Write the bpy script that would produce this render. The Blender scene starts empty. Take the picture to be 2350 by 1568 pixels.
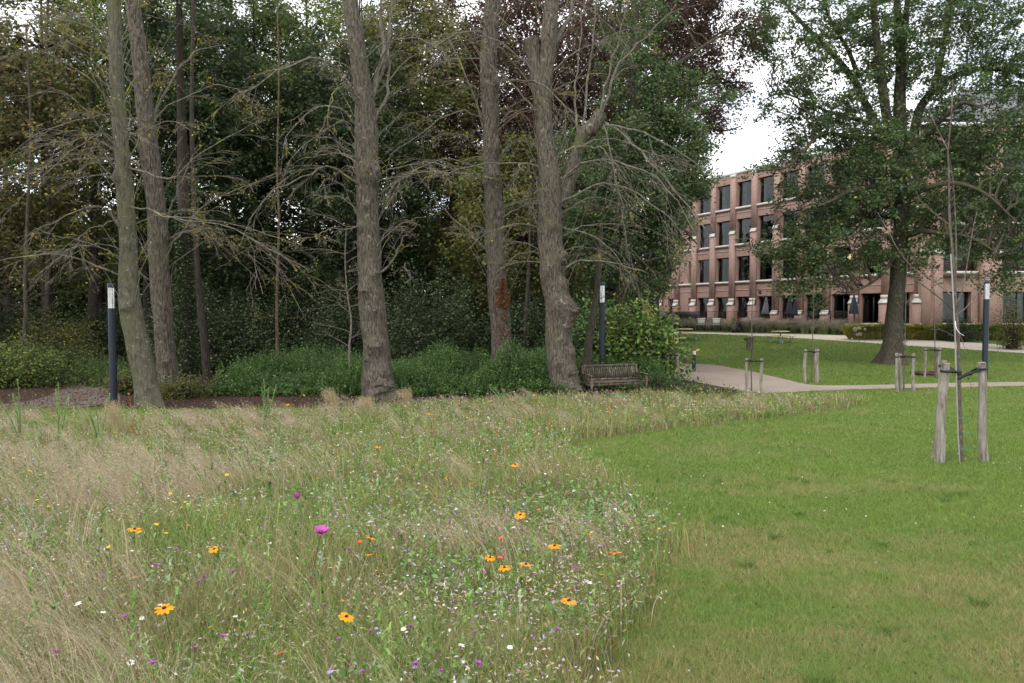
import bpy, math, random
import numpy as np
from mathutils import Vector, noise as mnoise

# ------------------------------------------------------------------ camera, sky, sun
SC = bpy.context.scene
COL = SC.collection
EYE = 2.6
F = 784.0
PITCH = math.atan(28.7 / F)
cam_d = bpy.data.cameras.new("camera"); cam = bpy.data.objects.new("camera", cam_d); COL.objects.link(cam)
cam.location = (0, 0, EYE); cam.rotation_euler = (math.pi / 2 - PITCH, 0, 0)
cam_d.sensor_width = 36; cam_d.lens = F / 1024 * 36; cam_d.clip_end = 2000; cam_d.clip_start = 0.05
SC.camera = cam
SUN_EL, SUN_AZ = math.radians(48), math.radians(-140)       # azimuth measured from +Y, clockwise
w = bpy.data.worlds.new("World"); SC.world = w; w.use_nodes = True
nt = w.node_tree; nt.nodes.clear()
wo = nt.nodes.new("ShaderNodeOutputWorld"); bg = nt.nodes.new("ShaderNodeBackground")
sky = nt.nodes.new("ShaderNodeTexSky"); sky.sky_type = 'NISHITA'; sky.sun_disc = False
sky.sun_elevation = SUN_EL; sky.sun_rotation = SUN_AZ
tc = nt.nodes.new("ShaderNodeTexCoord"); mp = nt.nodes.new("ShaderNodeMapping"); mp.inputs['Scale'].default_value = (1, 1, 2.2)
ns = nt.nodes.new("ShaderNodeTexNoise"); ns.inputs['Scale'].default_value = 2.6; ns.inputs['Detail'].default_value = 7; ns.inputs['Roughness'].default_value = 0.62
cr = nt.nodes.new("ShaderNodeValToRGB"); cr.color_ramp.elements[0].position = 0.37; cr.color_ramp.elements[0].color = (0.35,)*3 + (1,)
cr.color_ramp.elements[1].position = 0.58; cr.color_ramp.elements[1].color = (0.97,)*3 + (1,)
mx = nt.nodes.new("ShaderNodeMix"); mx.data_type = 'RGBA'
L = nt.links
L.new(tc.outputs['Generated'], mp.inputs['Vector']); L.new(mp.outputs[0], ns.inputs['Vector']); L.new(ns.outputs['Fac'], cr.inputs[0])
L.new(cr.outputs[0], mx.inputs['Factor']); L.new(sky.outputs[0], mx.inputs['A'])
mx.inputs['B'].default_value = (14.2, 14.2, 14.4, 1)
L.new(mx.outputs['Result'], bg.inputs['Color']); bg.inputs['Strength'].default_value = 0.115
L.new(bg.outputs[0], wo.inputs['Surface'])
sd = bpy.data.lights.new("sun", 'SUN'); sd.energy = 1.3; sd.angle = math.radians(14); sd.color = (1, 0.965, 0.91)
so = bpy.data.objects.new("sun", sd); COL.objects.link(so)
sdir = Vector((math.sin(SUN_AZ) * math.cos(SUN_EL), math.cos(SUN_AZ) * math.cos(SUN_EL), math.sin(SUN_EL)))
so.rotation_euler = sdir.to_track_quat('Z', 'Y').to_euler()
SC.view_settings.view_transform = 'Standard'; SC.view_settings.look = 'None'; SC.view_settings.gamma = 1
SC.view_settings.exposure = 0.52
try:
    SC.cycles.max_bounces = 8; SC.cycles.diffuse_bounces = 4; SC.cycles.transparent_max_bounces = 12
    SC.cycles.use_denoising = True
except Exception: pass

R = np.random.default_rng(7)
random.seed(7)
cP, sP = math.cos(PITCH), math.sin(PITCH)

# ------------------------------------------------------------------ terrain and projections
_gy = [-30, 0, 2, 6, 12, 20, 36, 43, 51, 58, 64, 3000]
_gz = [1.0, .95, .88, .6, .24, 0, 0, .2, .62, .92, 1.0, 1.0]
_ys = np.arange(-30, 131, 1.0); _tab = np.interp(_ys, _gy, _gz)
def g(y): return np.interp(y, _ys, _tab)
def ray(px, py):
    a = (px - 512) / F; b = -(py - 341.5) / F
    return np.array([a, cP + b * sP, b * cP - sP])       # world direction
def W(px, py, D):
    r = ray(px, py); r = r / r[1]; return np.array([r[0] * D, D, EYE + r[2] * D])
def G(px, py):
    r = ray(px, py); r = r / r[1]
    lo, hi = 0.5, 200.0
    for _ in range(50):
        m = (lo + hi) / 2
        if EYE + r[2] * m > g(m): lo = m
        else: hi = m
    return np.array([r[0] * lo, lo, float(g(lo))])
U = 1024 / 2350.0
def WU(ux, uy, D): return W(ux * U, uy * U, D)
def GU(ux, uy): return G(ux * U, uy * U)
def WS(sx, sy, D): return W(sx * .256, sy * .256, D)
def at(ux, D): p = WU(ux, 718, D); return np.array([p[0], D, float(g(D))])

# ------------------------------------------------------------------ mesh helpers
def make_mesh(name, V, Fs, mats=(), col=None, smooth=False, mi=None):
    me = bpy.data.meshes.new(name)
    V = np.asarray(V, dtype=np.float32)
    Fs = [np.asarray(f, dtype=np.int32) for f in Fs if len(f)]
    me.vertices.add(len(V)); me.vertices.foreach_set('co', V.ravel())
    loops = np.concatenate([f.ravel() for f in Fs]); tot = np.concatenate([np.full(len(f), f.shape[1], np.int32) for f in Fs])
    start = np.concatenate([[0], np.cumsum(tot)[:-1]]).astype(np.int32)
    me.loops.add(len(loops)); me.loops.foreach_set('vertex_index', loops)
    me.polygons.add(len(tot)); me.polygons.foreach_set('loop_start', start)
    try: me.polygons.foreach_set('loop_total', tot)
    except Exception: pass
    if smooth: me.polygons.foreach_set('use_smooth', np.ones(len(tot), bool))
    if mi is not None: me.polygons.foreach_set('material_index', np.asarray(mi, np.int32))
    if col is not None:
        a = me.attributes.new('tint', 'FLOAT_COLOR', 'POINT')
        c = np.ones((len(V), 4), np.float32); c[:, :3] = col; a.data.foreach_set('color', c.ravel())
    for m in (mats if isinstance(mats, (list, tuple)) else [mats]): me.materials.append(m)
    me.update(calc_edges=True); me.validate()
    return me

def link(name, me, parent=None, loc=None):
    o = bpy.data.objects.new(name, me); COL.objects.link(o)
    if parent is not None: o.parent = parent
    if loc is not None: o.location = loc
    return o
def empty(name, loc=(0, 0, 0), rz=0):
    o = bpy.data.objects.new(name, None); COL.objects.link(o); o.location = loc; o.rotation_euler = (0, 0, rz); o.empty_display_size = .2
    return o
def tag(o, label=None, cat=None, group=None, kind=None):
    if label: o['label'] = label
    if cat: o['category'] = cat
    if group: o['group'] = group
    if kind: o['kind'] = kind
    return o
def copy_tree(o, parent=None):
    c = o.copy(); COL.objects.link(c)
    if parent is not None: c.parent = parent
    for ch in o.children: copy_tree(ch, c)
    return c

class Acc:
    """collects geometry for one mesh"""
    def __init__(s): s.V = []; s.F = []; s.C = []; s.M = []; s.n = 0
    def add(s, V, Fs, col=None, mi=0):
        V = np.asarray(V, float).reshape(-1, 3)
        for f in Fs:
            f = np.asarray(f, int)
            if len(f): s.F.append(f + s.n); s.M.append(np.full(len(f), mi))
        s.V.append(V); s.n += len(V)
        s.C.append(np.broadcast_to(np.array([1., 1, 1]) if col is None else np.asarray(col, float), (len(V), 3)))
        return s
    def box(s, x0, x1, y0, y1, z0, z1, mi=0, col=None):
        V = [(x, y, z) for x in (x0, x1) for y in (y0, y1) for z in (z0, z1)]
        return s.add(V, [[(0, 1, 3, 2), (4, 6, 7, 5), (0, 4, 5, 1), (2, 3, 7, 6), (0, 2, 6, 4), (1, 5, 7, 3)]], col, mi)
    def bar(s, p, q, wd, th, up=(0, 0, 1), mi=0, bev=0):
        p = np.array(p, float); q = np.array(q, float); t = q - p; t /= np.linalg.norm(t)
        a = np.cross(t, up); a /= np.linalg.norm(a); b = np.cross(a, t)
        V = []
        for e in (p, q):
            for (i, j) in ((-1, -1), (1, -1), (1, 1), (-1, 1)): V.append(e + a * i * wd / 2 + b * j * th / 2)
        return s.add(V, [[(0, 3, 2, 1), (4, 5, 6, 7), (0, 1, 5, 4), (1, 2, 6, 5), (2, 3, 7, 6), (3, 0, 4, 7)]], None, mi)
    def tube(s, P, rad, sides=10, mi=0, cap=True, col=None):
        P = np.asarray(P, float)[None]; rad = np.broadcast_to(np.asarray(rad, float), P.shape[1])[None]
        V, Q = tubes(P, rad, sides)
        fs = [Q]; n = P.shape[1]
        s.add(V, fs, col, mi)
        if cap:
            base = s.n - len(V)
            s.F.append(np.array([[base + i for i in range(sides)][::-1]])); s.M.append(np.array([mi]))
            s.F.append(np.array([[base + (n - 1) * sides + i for i in range(sides)]])); s.M.append(np.array([mi]))
        return s
    def lathe(s, prof, sides=24, c=(0, 0, 0), mi=0):
        P = [(c[0], c[1], c[2] + z) for r, z in prof]; 
        a = np.linspace(0, 2 * math.pi, sides, endpoint=False)
        V = np.array([[c[0] + r * math.cos(t), c[1] + r * math.sin(t), c[2] + z] for r, z in prof for t in a])
        Q = [(i * sides + j, i * sides + (j + 1) % sides, (i + 1) * sides + (j + 1) % sides, (i + 1) * sides + j) for i in range(len(prof) - 1) for j in range(sides)]
        return s.add(V, [Q], None, mi)
    def mesh(s, name, mats, smooth=False, usecol=False):
        Fs = s.F; M = np.concatenate(s.M)
        return make_mesh(name, np.concatenate(s.V), Fs, mats, np.concatenate(s.C) if usecol else None, smooth, M)
    def build(s, name, mats, parent=None, loc=None, smooth=False, usecol=False):
        me = s.mesh(name, mats, smooth, usecol)
        if smooth:
            try: me.set_sharp_from_angle(angle=math.radians(40))
            except Exception: pass
        return link(name, me, parent, loc)

def tubes(P, Rd, sides):
    """P (T,n,3), Rd (T,n) -> verts, quads"""
    T, n, _ = P.shape
    t = np.gradient(P, axis=1); t /= (np.linalg.norm(t, axis=2, keepdims=True) + 1e-9)
    d = P[:, -1] - P[:, 0]
    ref = np.where((np.abs(d[:, 2]) > 0.75 * np.linalg.norm(d, axis=1))[:, None], np.array([0.95, .31, 0]), np.array([0., 0, 1]))[:, None, :]
    a = np.cross(t, ref); a /= (np.linalg.norm(a, axis=2, keepdims=True) + 1e-9); b = np.cross(t, a)
    ang = np.linspace(0, 2 * math.pi, sides, endpoint=False)
    V = P[:, :, None, :] + Rd[:, :, None, None] * (a[:, :, None, :] * np.cos(ang)[None, None, :, None] + b[:, :, None, :] * np.sin(ang)[None, None, :, None])
    idx = np.arange(T * n * sides).reshape(T, n, sides)
    q = np.stack([idx[:, :-1, :], idx[:, 1:, :], np.roll(idx[:, 1:, :], -1, 2), np.roll(idx[:, :-1, :], -1, 2)], -1).reshape(-1, 4)
    return V.reshape(-1, 3), q

def smooth_path(pts, n):
    """Catmull-Rom through pts (m,k)"""
    pts = np.asarray(pts, float); m = len(pts)
    P = np.vstack([2 * pts[0] - pts[1], pts, 2 * pts[-1] - pts[-2]])
    out = []
    for x in np.linspace(0, m - 1, n):
        i = min(int(x), m - 2); t = x - i
        p0, p1, p2, p3 = P[i], P[i + 1], P[i + 2], P[i + 3]
        out.append(.5 * ((2 * p1) + (-p0 + p2) * t + (2 * p0 - 5 * p1 + 4 * p2 - p3) * t ** 2 + (-p0 + 3 * p1 - 3 * p2 + p3) * t ** 3))
    return np.array(out)
def rnd_unit(n):
    v = R.normal(size=(n, 3)); return v / np.linalg.norm(v, axis=1, keepdims=True)
def inpoly(x, y, poly):
    c = np.zeros(len(x), bool); n = len(poly)
    for i in range(n):
        x0, y0 = poly[i][0], poly[i][1]; x1, y1 = poly[(i + 1) % n][0], poly[(i + 1) % n][1]
        if y0 == y1: continue
        k = ((y0 > y) != (y1 > y)) & (x < (x1 - x0) * (y - y0) / (y1 - y0) + x0); c ^= k
    return c
_perm = R.random((64, 64))
def vnoise(x, y, s):
    x = np.asarray(x) / s; y = np.asarray(y) / s
    xi = np.floor(x).astype(int); yi = np.floor(y).astype(int); fx = x - xi; fy = y - yi
    fx = fx * fx * (3 - 2 * fx); fy = fy * fy * (3 - 2 * fy)
    p = lambda a, b: _perm[a % 64, b % 64]
    return (p(xi, yi) * (1 - fx) + p(xi + 1, yi) * fx) * (1 - fy) + (p(xi, yi + 1) * (1 - fx) + p(xi + 1, yi + 1) * fx) * fy

# ------------------------------------------------------------------ materials
def nodes(name):
    m = bpy.data.materials.new(name); m.use_nodes = True; t = m.node_tree
    b = t.nodes['Principled BSDF']; return m, t, b
def mat_plain(name, col, rough=.6, metal=0, var=.12, scale=6, bump=0, spec=.4, bscale=40):
    m, t, b = nodes(name)
    tc = t.nodes.new('ShaderNodeTexCoord'); n = t.nodes.new('ShaderNodeTexNoise'); n.inputs['Scale'].default_value = scale; n.inputs['Detail'].default_value = 6
    r = t.nodes.new('ShaderNodeValToRGB'); e = r.color_ramp.elements
    e[0].position = .3; e[1].position = .7
    e[0].color = tuple(c * (1 - var) for c in col) + (1,); e[1].color = tuple(min(1, c * (1 + var)) for c in col) + (1,)
    t.links.new(tc.outputs['Object'], n.inputs['Vector']); t.links.new(n.outputs['Fac'], r.inputs[0]); t.links.new(r.outputs[0], b.inputs['Base Color'])
    b.inputs['Roughness'].default_value = rough; b.inputs['Metallic'].default_value = metal; b.inputs['Specular IOR Level'].default_value = spec
    if bump:
        n2 = t.nodes.new('ShaderNodeTexNoise'); n2.inputs['Scale'].default_value = bscale; n2.inputs['Detail'].default_value = 5
        bp = t.nodes.new('ShaderNodeBump'); bp.inputs['Strength'].default_value = bump; bp.inputs['Distance'].default_value = .02
        t.links.new(tc.outputs['Object'], n2.inputs['Vector']); t.links.new(n2.outputs['Fac'], bp.inputs['Height']); t.links.new(bp.outputs[0], b.inputs['Normal'])
    return m
def mat_ramp(name, cols, scale, rough=.9, detail=8, bump=.3, bscale=60, stretch=(1, 1, 1), scale2=None, cols2=None, spec=.2, bdist=.02):
    """cols: [(pos,(r,g,b))...]; optional second large-scale layer"""
    m, t, b = nodes(name)
    tc = t.nodes.new('ShaderNodeTexCoord'); mp = t.nodes.new('ShaderNodeMapping'); mp.inputs['Scale'].default_value = stretch
    t.links.new(tc.outputs['Object'], mp.inputs[0])
    def lay(sc, cs, det):
        n = t.nodes.new('ShaderNodeTexNoise'); n.inputs['Scale'].default_value = sc; n.inputs['Detail'].default_value = det; n.inputs['Roughness'].default_value = .65
        r = t.nodes.new('ShaderNodeValToRGB'); el = r.color_ramp.elements
        while len(el) < len(cs): el.new(.5)
        for e, (p, c) in zip(el, cs): e.position = p; e.color = tuple(c) + (1,)
        t.links.new(mp.outputs[0], n.inputs['Vector']); t.links.new(n.outputs['Fac'], r.inputs[0]); return r
    a = lay(scale, cols, detail); out = a.outputs[0]
    if cols2:
        c = lay(scale2, cols2, 5); mm = t.nodes.new('ShaderNodeMix'); mm.data_type = 'RGBA'; mm.blend_type = 'MULTIPLY'; mm.inputs['Factor'].default_value = 1
        t.links.new(out, mm.inputs['A']); t.links.new(c.outputs[0], mm.inputs['B']); out = mm.outputs['Result']
    t.links.new(out, b.inputs['Base Color']); b.inputs['Roughness'].default_value = rough; b.inputs['Specular IOR Level'].default_value = spec
    if bump:
        n2 = t.nodes.new('ShaderNodeTexNoise'); n2.inputs['Scale'].default_value = bscale; n2.inputs['Detail'].default_value = 5
        bp = t.nodes.new('ShaderNodeBump'); bp.inputs['Strength'].default_value = bump; bp.inputs['Distance'].default_value = bdist
        t.links.new(mp.outputs[0], n2.inputs['Vector']); t.links.new(n2.outputs['Fac'], bp.inputs['Height']); t.links.new(bp.outputs[0], b.inputs['Normal'])
    return m
def mat_leaf(name, trans=.45, rough=.5, spec=.35, mult=(1, 1, 1)):
    """leaf tissue: the colour of each leaf comes from its own tint"""
    m, t, b = nodes(name)
    a = t.nodes.new('ShaderNodeAttribute'); a.attribute_name = 'tint'
    mm = t.nodes.new('ShaderNodeMix'); mm.data_type = 'RGBA'; mm.blend_type = 'MULTIPLY'; mm.inputs['Factor'].default_value = 1
    t.links.new(a.outputs['Color'], mm.inputs['A']); mm.inputs['B'].default_value = tuple(mult) + (1,)
    b.inputs['Roughness'].default_value = rough; b.inputs['Specular IOR Level'].default_value = spec
    t.links.new(mm.outputs['Result'], b.inputs['Base Color'])
    tr = t.nodes.new('ShaderNodeBsdfTranslucent'); ms = t.nodes.new('ShaderNodeMixShader'); ms.inputs[0].default_value = trans
    t.links.new(mm.outputs['Result'], tr.inputs['Color']); t.links.new(b.outputs[0], ms.inputs[1]); t.links.new(tr.outputs[0], ms.inputs[2])
    t.links.new(ms.outputs[0], t.nodes['Material Output'].inputs['Surface'])
    return m
def mat_bark(name, c0, c1, moss=None, vs=(9, 9, 1.2), bump=.9, lo=.38, hi=.62):
    m, t, b = nodes(name)
    tc = t.nodes.new('ShaderNodeTexCoord'); mp = t.nodes.new('ShaderNodeMapping'); mp.inputs['Scale'].default_value = vs
    t.links.new(tc.outputs['Object'], mp.inputs[0])
    n = t.nodes.new('ShaderNodeTexNoise'); n.inputs['Scale'].default_value = 3.2; n.inputs['Detail'].default_value = 8; n.inputs['Roughness'].default_value = .7; n.inputs['Distortion'].default_value = .4
    t.links.new(mp.outputs[0], n.inputs['Vector'])
    r = t.nodes.new('ShaderNodeValToRGB'); e = r.color_ramp.elements; e[0].position = lo; e[1].position = hi; e[0].color = tuple(c0) + (1,); e[1].color = tuple(c1) + (1,)
    t.links.new(n.outputs['Fac'], r.inputs[0]); out = r.outputs[0]
    for (cc, sc, lo, hi) in (moss or []):
        k = t.nodes.new('ShaderNodeTexNoise'); k.inputs['Scale'].default_value = sc; k.inputs['Detail'].default_value = 5
        t.links.new(tc.outputs['Object'], k.inputs['Vector'])
        kr = t.nodes.new('ShaderNodeValToRGB'); kr.color_ramp.elements[0].position = lo; kr.color_ramp.elements[1].position = hi
        kr.color_ramp.elements[0].color = (0, 0, 0, 1); kr.color_ramp.elements[1].color = (1, 1, 1, 1)
        t.links.new(k.outputs['Fac'], kr.inputs[0])
        mm = t.nodes.new('ShaderNodeMix'); mm.data_type = 'RGBA'; t.links.new(kr.outputs[0], mm.inputs['Factor']); t.links.new(out, mm.inputs['A']); mm.inputs['B'].default_value = tuple(cc) + (1,)
        out = mm.outputs['Result']
    t.links.new(out, b.inputs['Base Color']); b.inputs['Roughness'].default_value = .9; b.inputs['Specular IOR Level'].default_value = .15
    bp = t.nodes.new('ShaderNodeBump'); bp.inputs['Strength'].default_value = bump; bp.inputs['Distance'].default_value = .04
    t.links.new(n.outputs['Fac'], bp.inputs['Height']); t.links.new(bp.outputs[0], b.inputs['Normal'])
    return m

M = {}
M['lawn'] = mat_ramp('lawn_turf', [(.3, (.07, .12, .028)), (.5, (.095, .155, .036)), (.7, (.13, .17, .05))], 9, bscale=120, bump=.5,
                     scale2=.35, cols2=[(.35, (.78, .9, .78)), (.6, (1.15, 1.05, .95))])
M['soil'] = mat_ramp('meadow_soil', [(.3, (.09, .09, .035)), (.7, (.18, .16, .08))], 7, bump=.6, bscale=30)
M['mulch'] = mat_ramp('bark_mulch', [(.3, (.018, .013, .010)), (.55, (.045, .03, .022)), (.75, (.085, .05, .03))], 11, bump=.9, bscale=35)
M['gravel'] = mat_ramp('pink_grey_gravel', [(.3, (.22, .17, .14)), (.5, (.33, .265, .22)), (.7, (.44, .37, .32))], 40, bump=.7, bscale=70, scale2=.5, cols2=[(.3, (.82, .82, .8)), (.7, (1.05, 1.05, 1.05))])
M['gravel_dark'] = mat_ramp('woodland_gravel', [(.3, (.075, .06, .05)), (.5, (.13, .105, .09)), (.7, (.19, .16, .14))], 40, bump=.7, bscale=70)
M['pale_path'] = mat_ramp('pale_sand_path', [(.3, (.42, .36, .29)), (.7, (.56, .50, .42))], 12, bump=.3, bscale=60)
M['leaf'] = mat_leaf('tree_leaf')
M['leaf_gloss'] = mat_leaf('glossy_leaf', trans=.2, rough=.42, spec=.4)
M['blade'] = mat_leaf('grass_blade', trans=.3, rough=.6, spec=.25)
M['petal'] = mat_leaf('petal', trans=.3, rough=.6, spec=.2)
M['bark'] = mat_bark('lime_bark', (.028, .023, .018), (.155, .132, .105), moss=[((.09, .09, .05), 1.1, .55, .75), ((.21, .19, .165), 7, .62, .72)], vs=(7, 7, 1.7), bump=.75)
M['bark_green'] = mat_bark('mossy_bark', (.055, .052, .036), (.14, .13, .095), moss=[((.11, .11, .055), .9, .45, .7), ((.28, .27, .23), 12, .64, .7)], vs=(6, 6, 1.6), bump=1)
M['oak_bark'] = mat_bark('oak_bark', (.03, .026, .02), (.10, .085, .065), moss=[((.07, .075, .02), .8, .55, .75)])
M['dark_bark'] = mat_bark('dark_bark', (.025, .021, .017), (.075, .062, .05))
M['twig'] = mat_bark('grey_twig_bark', (.11, .09, .075), (.26, .225, .19), moss=[((.36, .31, .09), 1.3, .56, .66)], vs=(3, 3, 3), bump=.2)
M['twig_dark'] = mat_bark('brown_twig_bark', (.10, .08, .065), (.24, .2, .165), vs=(3, 3, 3), bump=.2)
M['branch'] = mat_bark('smooth_grey_branch', (.075, .066, .052), (.20, .18, .15), moss=[((.27, .25, .10), 1.1, .6, .7)], vs=(4, 4, 2), bump=.3)

# ------------------------------------------------------------------ ground
gx = np.concatenate([np.arange(-400, -60, 20), np.arange(-60, 70, 2.), np.arange(70, 401, 20)])
gyy = np.concatenate([np.arange(-30, 130, 1.), [130, 200, 320, 500]])
XX, YY = np.meshgrid(gx, gyy, indexing='ij'); ZZ = g(YY)
nx, ny = XX.shape; I = np.arange(nx * ny).reshape(nx, ny)
Q = np.stack([I[:-1, :-1], I[1:, :-1], I[1:, 1:], I[:-1, 1:]], -1).reshape(-1, 4)
o = link('lawn', make_mesh('lawn', np.stack([XX, YY, ZZ], -1).reshape(-1, 3), [Q], M['lawn'], smooth=True)); tag(o, kind='structure')

import bmesh
def drape(name, poly, mat, lift):
    bm = bmesh.new()
    vs = [bm.verts.new((p[0], p[1], 0)) for p in poly]
    from mathutils.geometry import tessellate_polygon
    for tri in tessellate_polygon([[Vector((p[0], p[1], 0)) for p in poly]]):
        try: bm.faces.new([vs[i] for i in tri])
        except ValueError: pass
    ymin = min(p[1] for p in poly); ymax = max(p[1] for p in poly)
    for yy in range(int(ymin), int(ymax) + 1):
        bmesh.ops.bisect_plane(bm, geom=bm.verts[:] + bm.edges[:] + bm.faces[:], plane_co=(0, yy, 0), plane_no=(0, 1, 0), dist=1e-5)
    for v in bm.verts: v.co.z = float(g(v.co.y)) + lift
    bmesh.ops.recalc_face_normals(bm, faces=bm.faces[:])
    for f in bm.faces:
        if f.normal.z < 0: f.normal_flip()
    me = bpy.data.meshes.new(name); bm.to_mesh(me); bm.free(); me.materials.append(mat)
    return tag(link(name, me), kind='structure')
def spoly(pts, n=4):
    p = smooth_path(np.array([q[:2] for q in pts] + [pts[0][:2]]), len(pts) * n + 1)[:-1]; return [tuple(q) for q in p]

# meadow outline: near edge from the picture, far edge by distance
MEADOW = [GU(*p)[:2] for p in [(1215, 1640), (1330, 1568), (1400, 1480), (1460, 1380), (1482, 1300), (1470, 1220), (1420, 1150), (1340, 1085), (1280, 1045), (1300, 1018), (1400, 1003), (1550, 985), (1700, 968), (1850, 952), (1935, 936)]]
MEADOW += [(10.2, 22.6), (7.7, 23.3), (5.2, 23.6), (2.5, 23.3), (0, 22.7), (-2.8, 21.4), (-5, 19.2), (-6.8, 18.0), (-9, 17.2), (-14, 16.6), (-20, 16), (-20, 0), (-1, 0), (.9, 1.7)]
MEADOW = spoly(MEADOW, 3)
drape('meadow_soil', MEADOW, M['soil'], .004)
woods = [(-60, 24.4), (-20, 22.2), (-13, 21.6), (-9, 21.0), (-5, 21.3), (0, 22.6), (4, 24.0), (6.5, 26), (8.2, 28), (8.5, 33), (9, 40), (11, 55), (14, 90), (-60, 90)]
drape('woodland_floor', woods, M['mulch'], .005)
pr = [(2420, 876), (2200, 879), (2000, 884), (1900, 885), (1850, 882), (1790, 868), (1710, 850), (1640, 838), (1560, 834), (1450, 833)]
pl = [(1430, 862), (1560, 872), (1640, 885), (1700, 897), (1760, 903), (1850, 899), (1950, 895), (2100, 891), (2420, 885)]
drape('gravel_path', [tuple(q[:2]) for q in smooth_path([GU(*p) for p in pr], 40)] + [tuple(q[:2]) for q in smooth_path([GU(*p) for p in pl], 40)], M['gravel'], .011)
S6 = lambda x, y: G((2950 + x / 2.238) * .256, (1250 + y / 2.238) * .256)
far_up = [S6(*p) for p in [(-1100, 98), (-500, 108), (0, 120), (450, 127), (1100, 153), (1500, 172), (2350, 232), (3000, 275)]]
far_lo = [S6(*p) for p in [(3000, 352), (2350, 292), (1600, 243), (1100, 210), (500, 167), (0, 141), (-500, 122), (-1100, 110)]]
drape('pale_path', [tuple(q[:2]) for q in far_up] + [tuple(q[:2]) for q in far_lo], M['pale_path'], .012)
up2 = [S6(*p) for p in [(1150, 153), (1420, 156), (1900, 141), (2350, 133), (3000, 120)]]
drape('narrow_path', [tuple(q[:2]) for q in up2] + [tuple(q[:2]) for q in [S6(*p) for p in [(3000, 128), (2350, 139), (1900, 148), (1500, 166), (1200, 162)]]], M['pale_path'], .016)
lp = [GU(*p) for p in [(-200, 935), (40, 925), (130, 900), (200, 872), (300, 855), (420, 842), (700, 835)]]
lq = [GU(*p) for p in [(700, 842), (420, 856), (330, 868), (285, 900), (250, 925), (60, 950), (-200, 952)]]
drape('woodland_path', [tuple(q[:2]) for q in smooth_path(lp, 30)] + [tuple(q[:2]) for q in smooth_path(lq, 30)], M['gravel_dark'], .012)

# ------------------------------------------------------------------ brick building
def mat_brick(name, vertical=False):
    m, t, b = nodes(name)
    tc = t.nodes.new('ShaderNodeTexCoord'); sx = t.nodes.new('ShaderNodeSeparateXYZ'); ad = t.nodes.new('ShaderNodeMath'); cx = t.nodes.new('ShaderNodeCombineXYZ')
    t.links.new(tc.outputs['Object'], sx.inputs[0]); t.links.new(sx.outputs[0], ad.inputs[0]); t.links.new(sx.outputs[1], ad.inputs[1])
    t.links.new(ad.outputs[0], cx.inputs[0]); t.links.new(sx.outputs[2], cx.inputs[1])
    br = t.nodes.new('ShaderNodeTexBrick'); br.inputs['Scale'].default_value = 1
    br.inputs['Brick Width'].default_value = .22; br.inputs['Row Height'].default_value = .075; br.inputs['Mortar Size'].default_value = .009; br.inputs['Mortar Smooth'].default_value = .3
    br.inputs['Color1'].default_value = (.35, .20, .162, 1); br.inputs['Color2'].default_value = (.255, .148, .122, 1); br.inputs['Mortar'].default_value = (.44, .38, .34, 1); br.inputs['Bias'].default_value = -.1
    t.links.new(cx.outputs[0], br.inputs['Vector'])
    n = t.nodes.new('ShaderNodeTexNoise'); n.inputs['Scale'].default_value = 9; n.inputs['Detail'].default_value = 6; t.links.new(cx.outputs[0], n.inputs['Vector'])
    r = t.nodes.new('ShaderNodeValToRGB'); r.color_ramp.elements[0].position = .3; r.color_ramp.elements[1].position = .7; r.color_ramp.elements[0].color = (.84, .84, .87, 1); r.color_ramp.elements[1].color = (1.14, 1.12, 1.08, 1)
    t.links.new(n.outputs['Fac'], r.inputs[0])
    mm = t.nodes.new('ShaderNodeMix'); mm.data_type = 'RGBA'; mm.blend_type = 'MULTIPLY'; mm.inputs['Factor'].default_value = 1
    t.links.new(br.outputs['Color'], mm.inputs['A']); t.links.new(r.outputs[0], mm.inputs['B']); t.links.new(mm.outputs['Result'], b.inputs['Base Color'])
    b.inputs['Roughness'].default_value = .85; b.inputs['Specular IOR Level'].default_value = .2
    bp = t.nodes.new('ShaderNodeBump'); bp.inputs['Strength'].default_value = .5; bp.inputs['Distance'].default_value = .01; bp.invert = True
    t.links.new(br.outputs['Fac'], bp.inputs['Height']); t.links.new(bp.outputs[0], b.inputs['Normal'])
    return m
M['brick'] = mat_brick('red_brick')
M['stone'] = mat_plain('pale_stone', (.56, .53, .48), .8, var=.15, bump=.2)
M['coping'] = mat_plain('white_coping', (.72, .72, .70), .6, var=.06)
M['frame'] = mat_plain('dark_window_frame', (.03, .028, .028), .45, var=.1)
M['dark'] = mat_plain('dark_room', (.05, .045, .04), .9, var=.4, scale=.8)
M['curtain'] = mat_plain('grey_green_curtain', (.30, .33, .29), .9, var=.25, scale=3)
M['slate'] = mat_plain('grey_slate', (.11, .115, .125), .5, var=.3, scale=3, bump=.4, bscale=8)
M['rail_red'] = mat_plain('dark_red_metal', (.05, .014, .014), .4, var=.1)
M['rail'] = mat_plain('dark_brown_metal', (.025, .018, .016), .45, var=.1)
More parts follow.
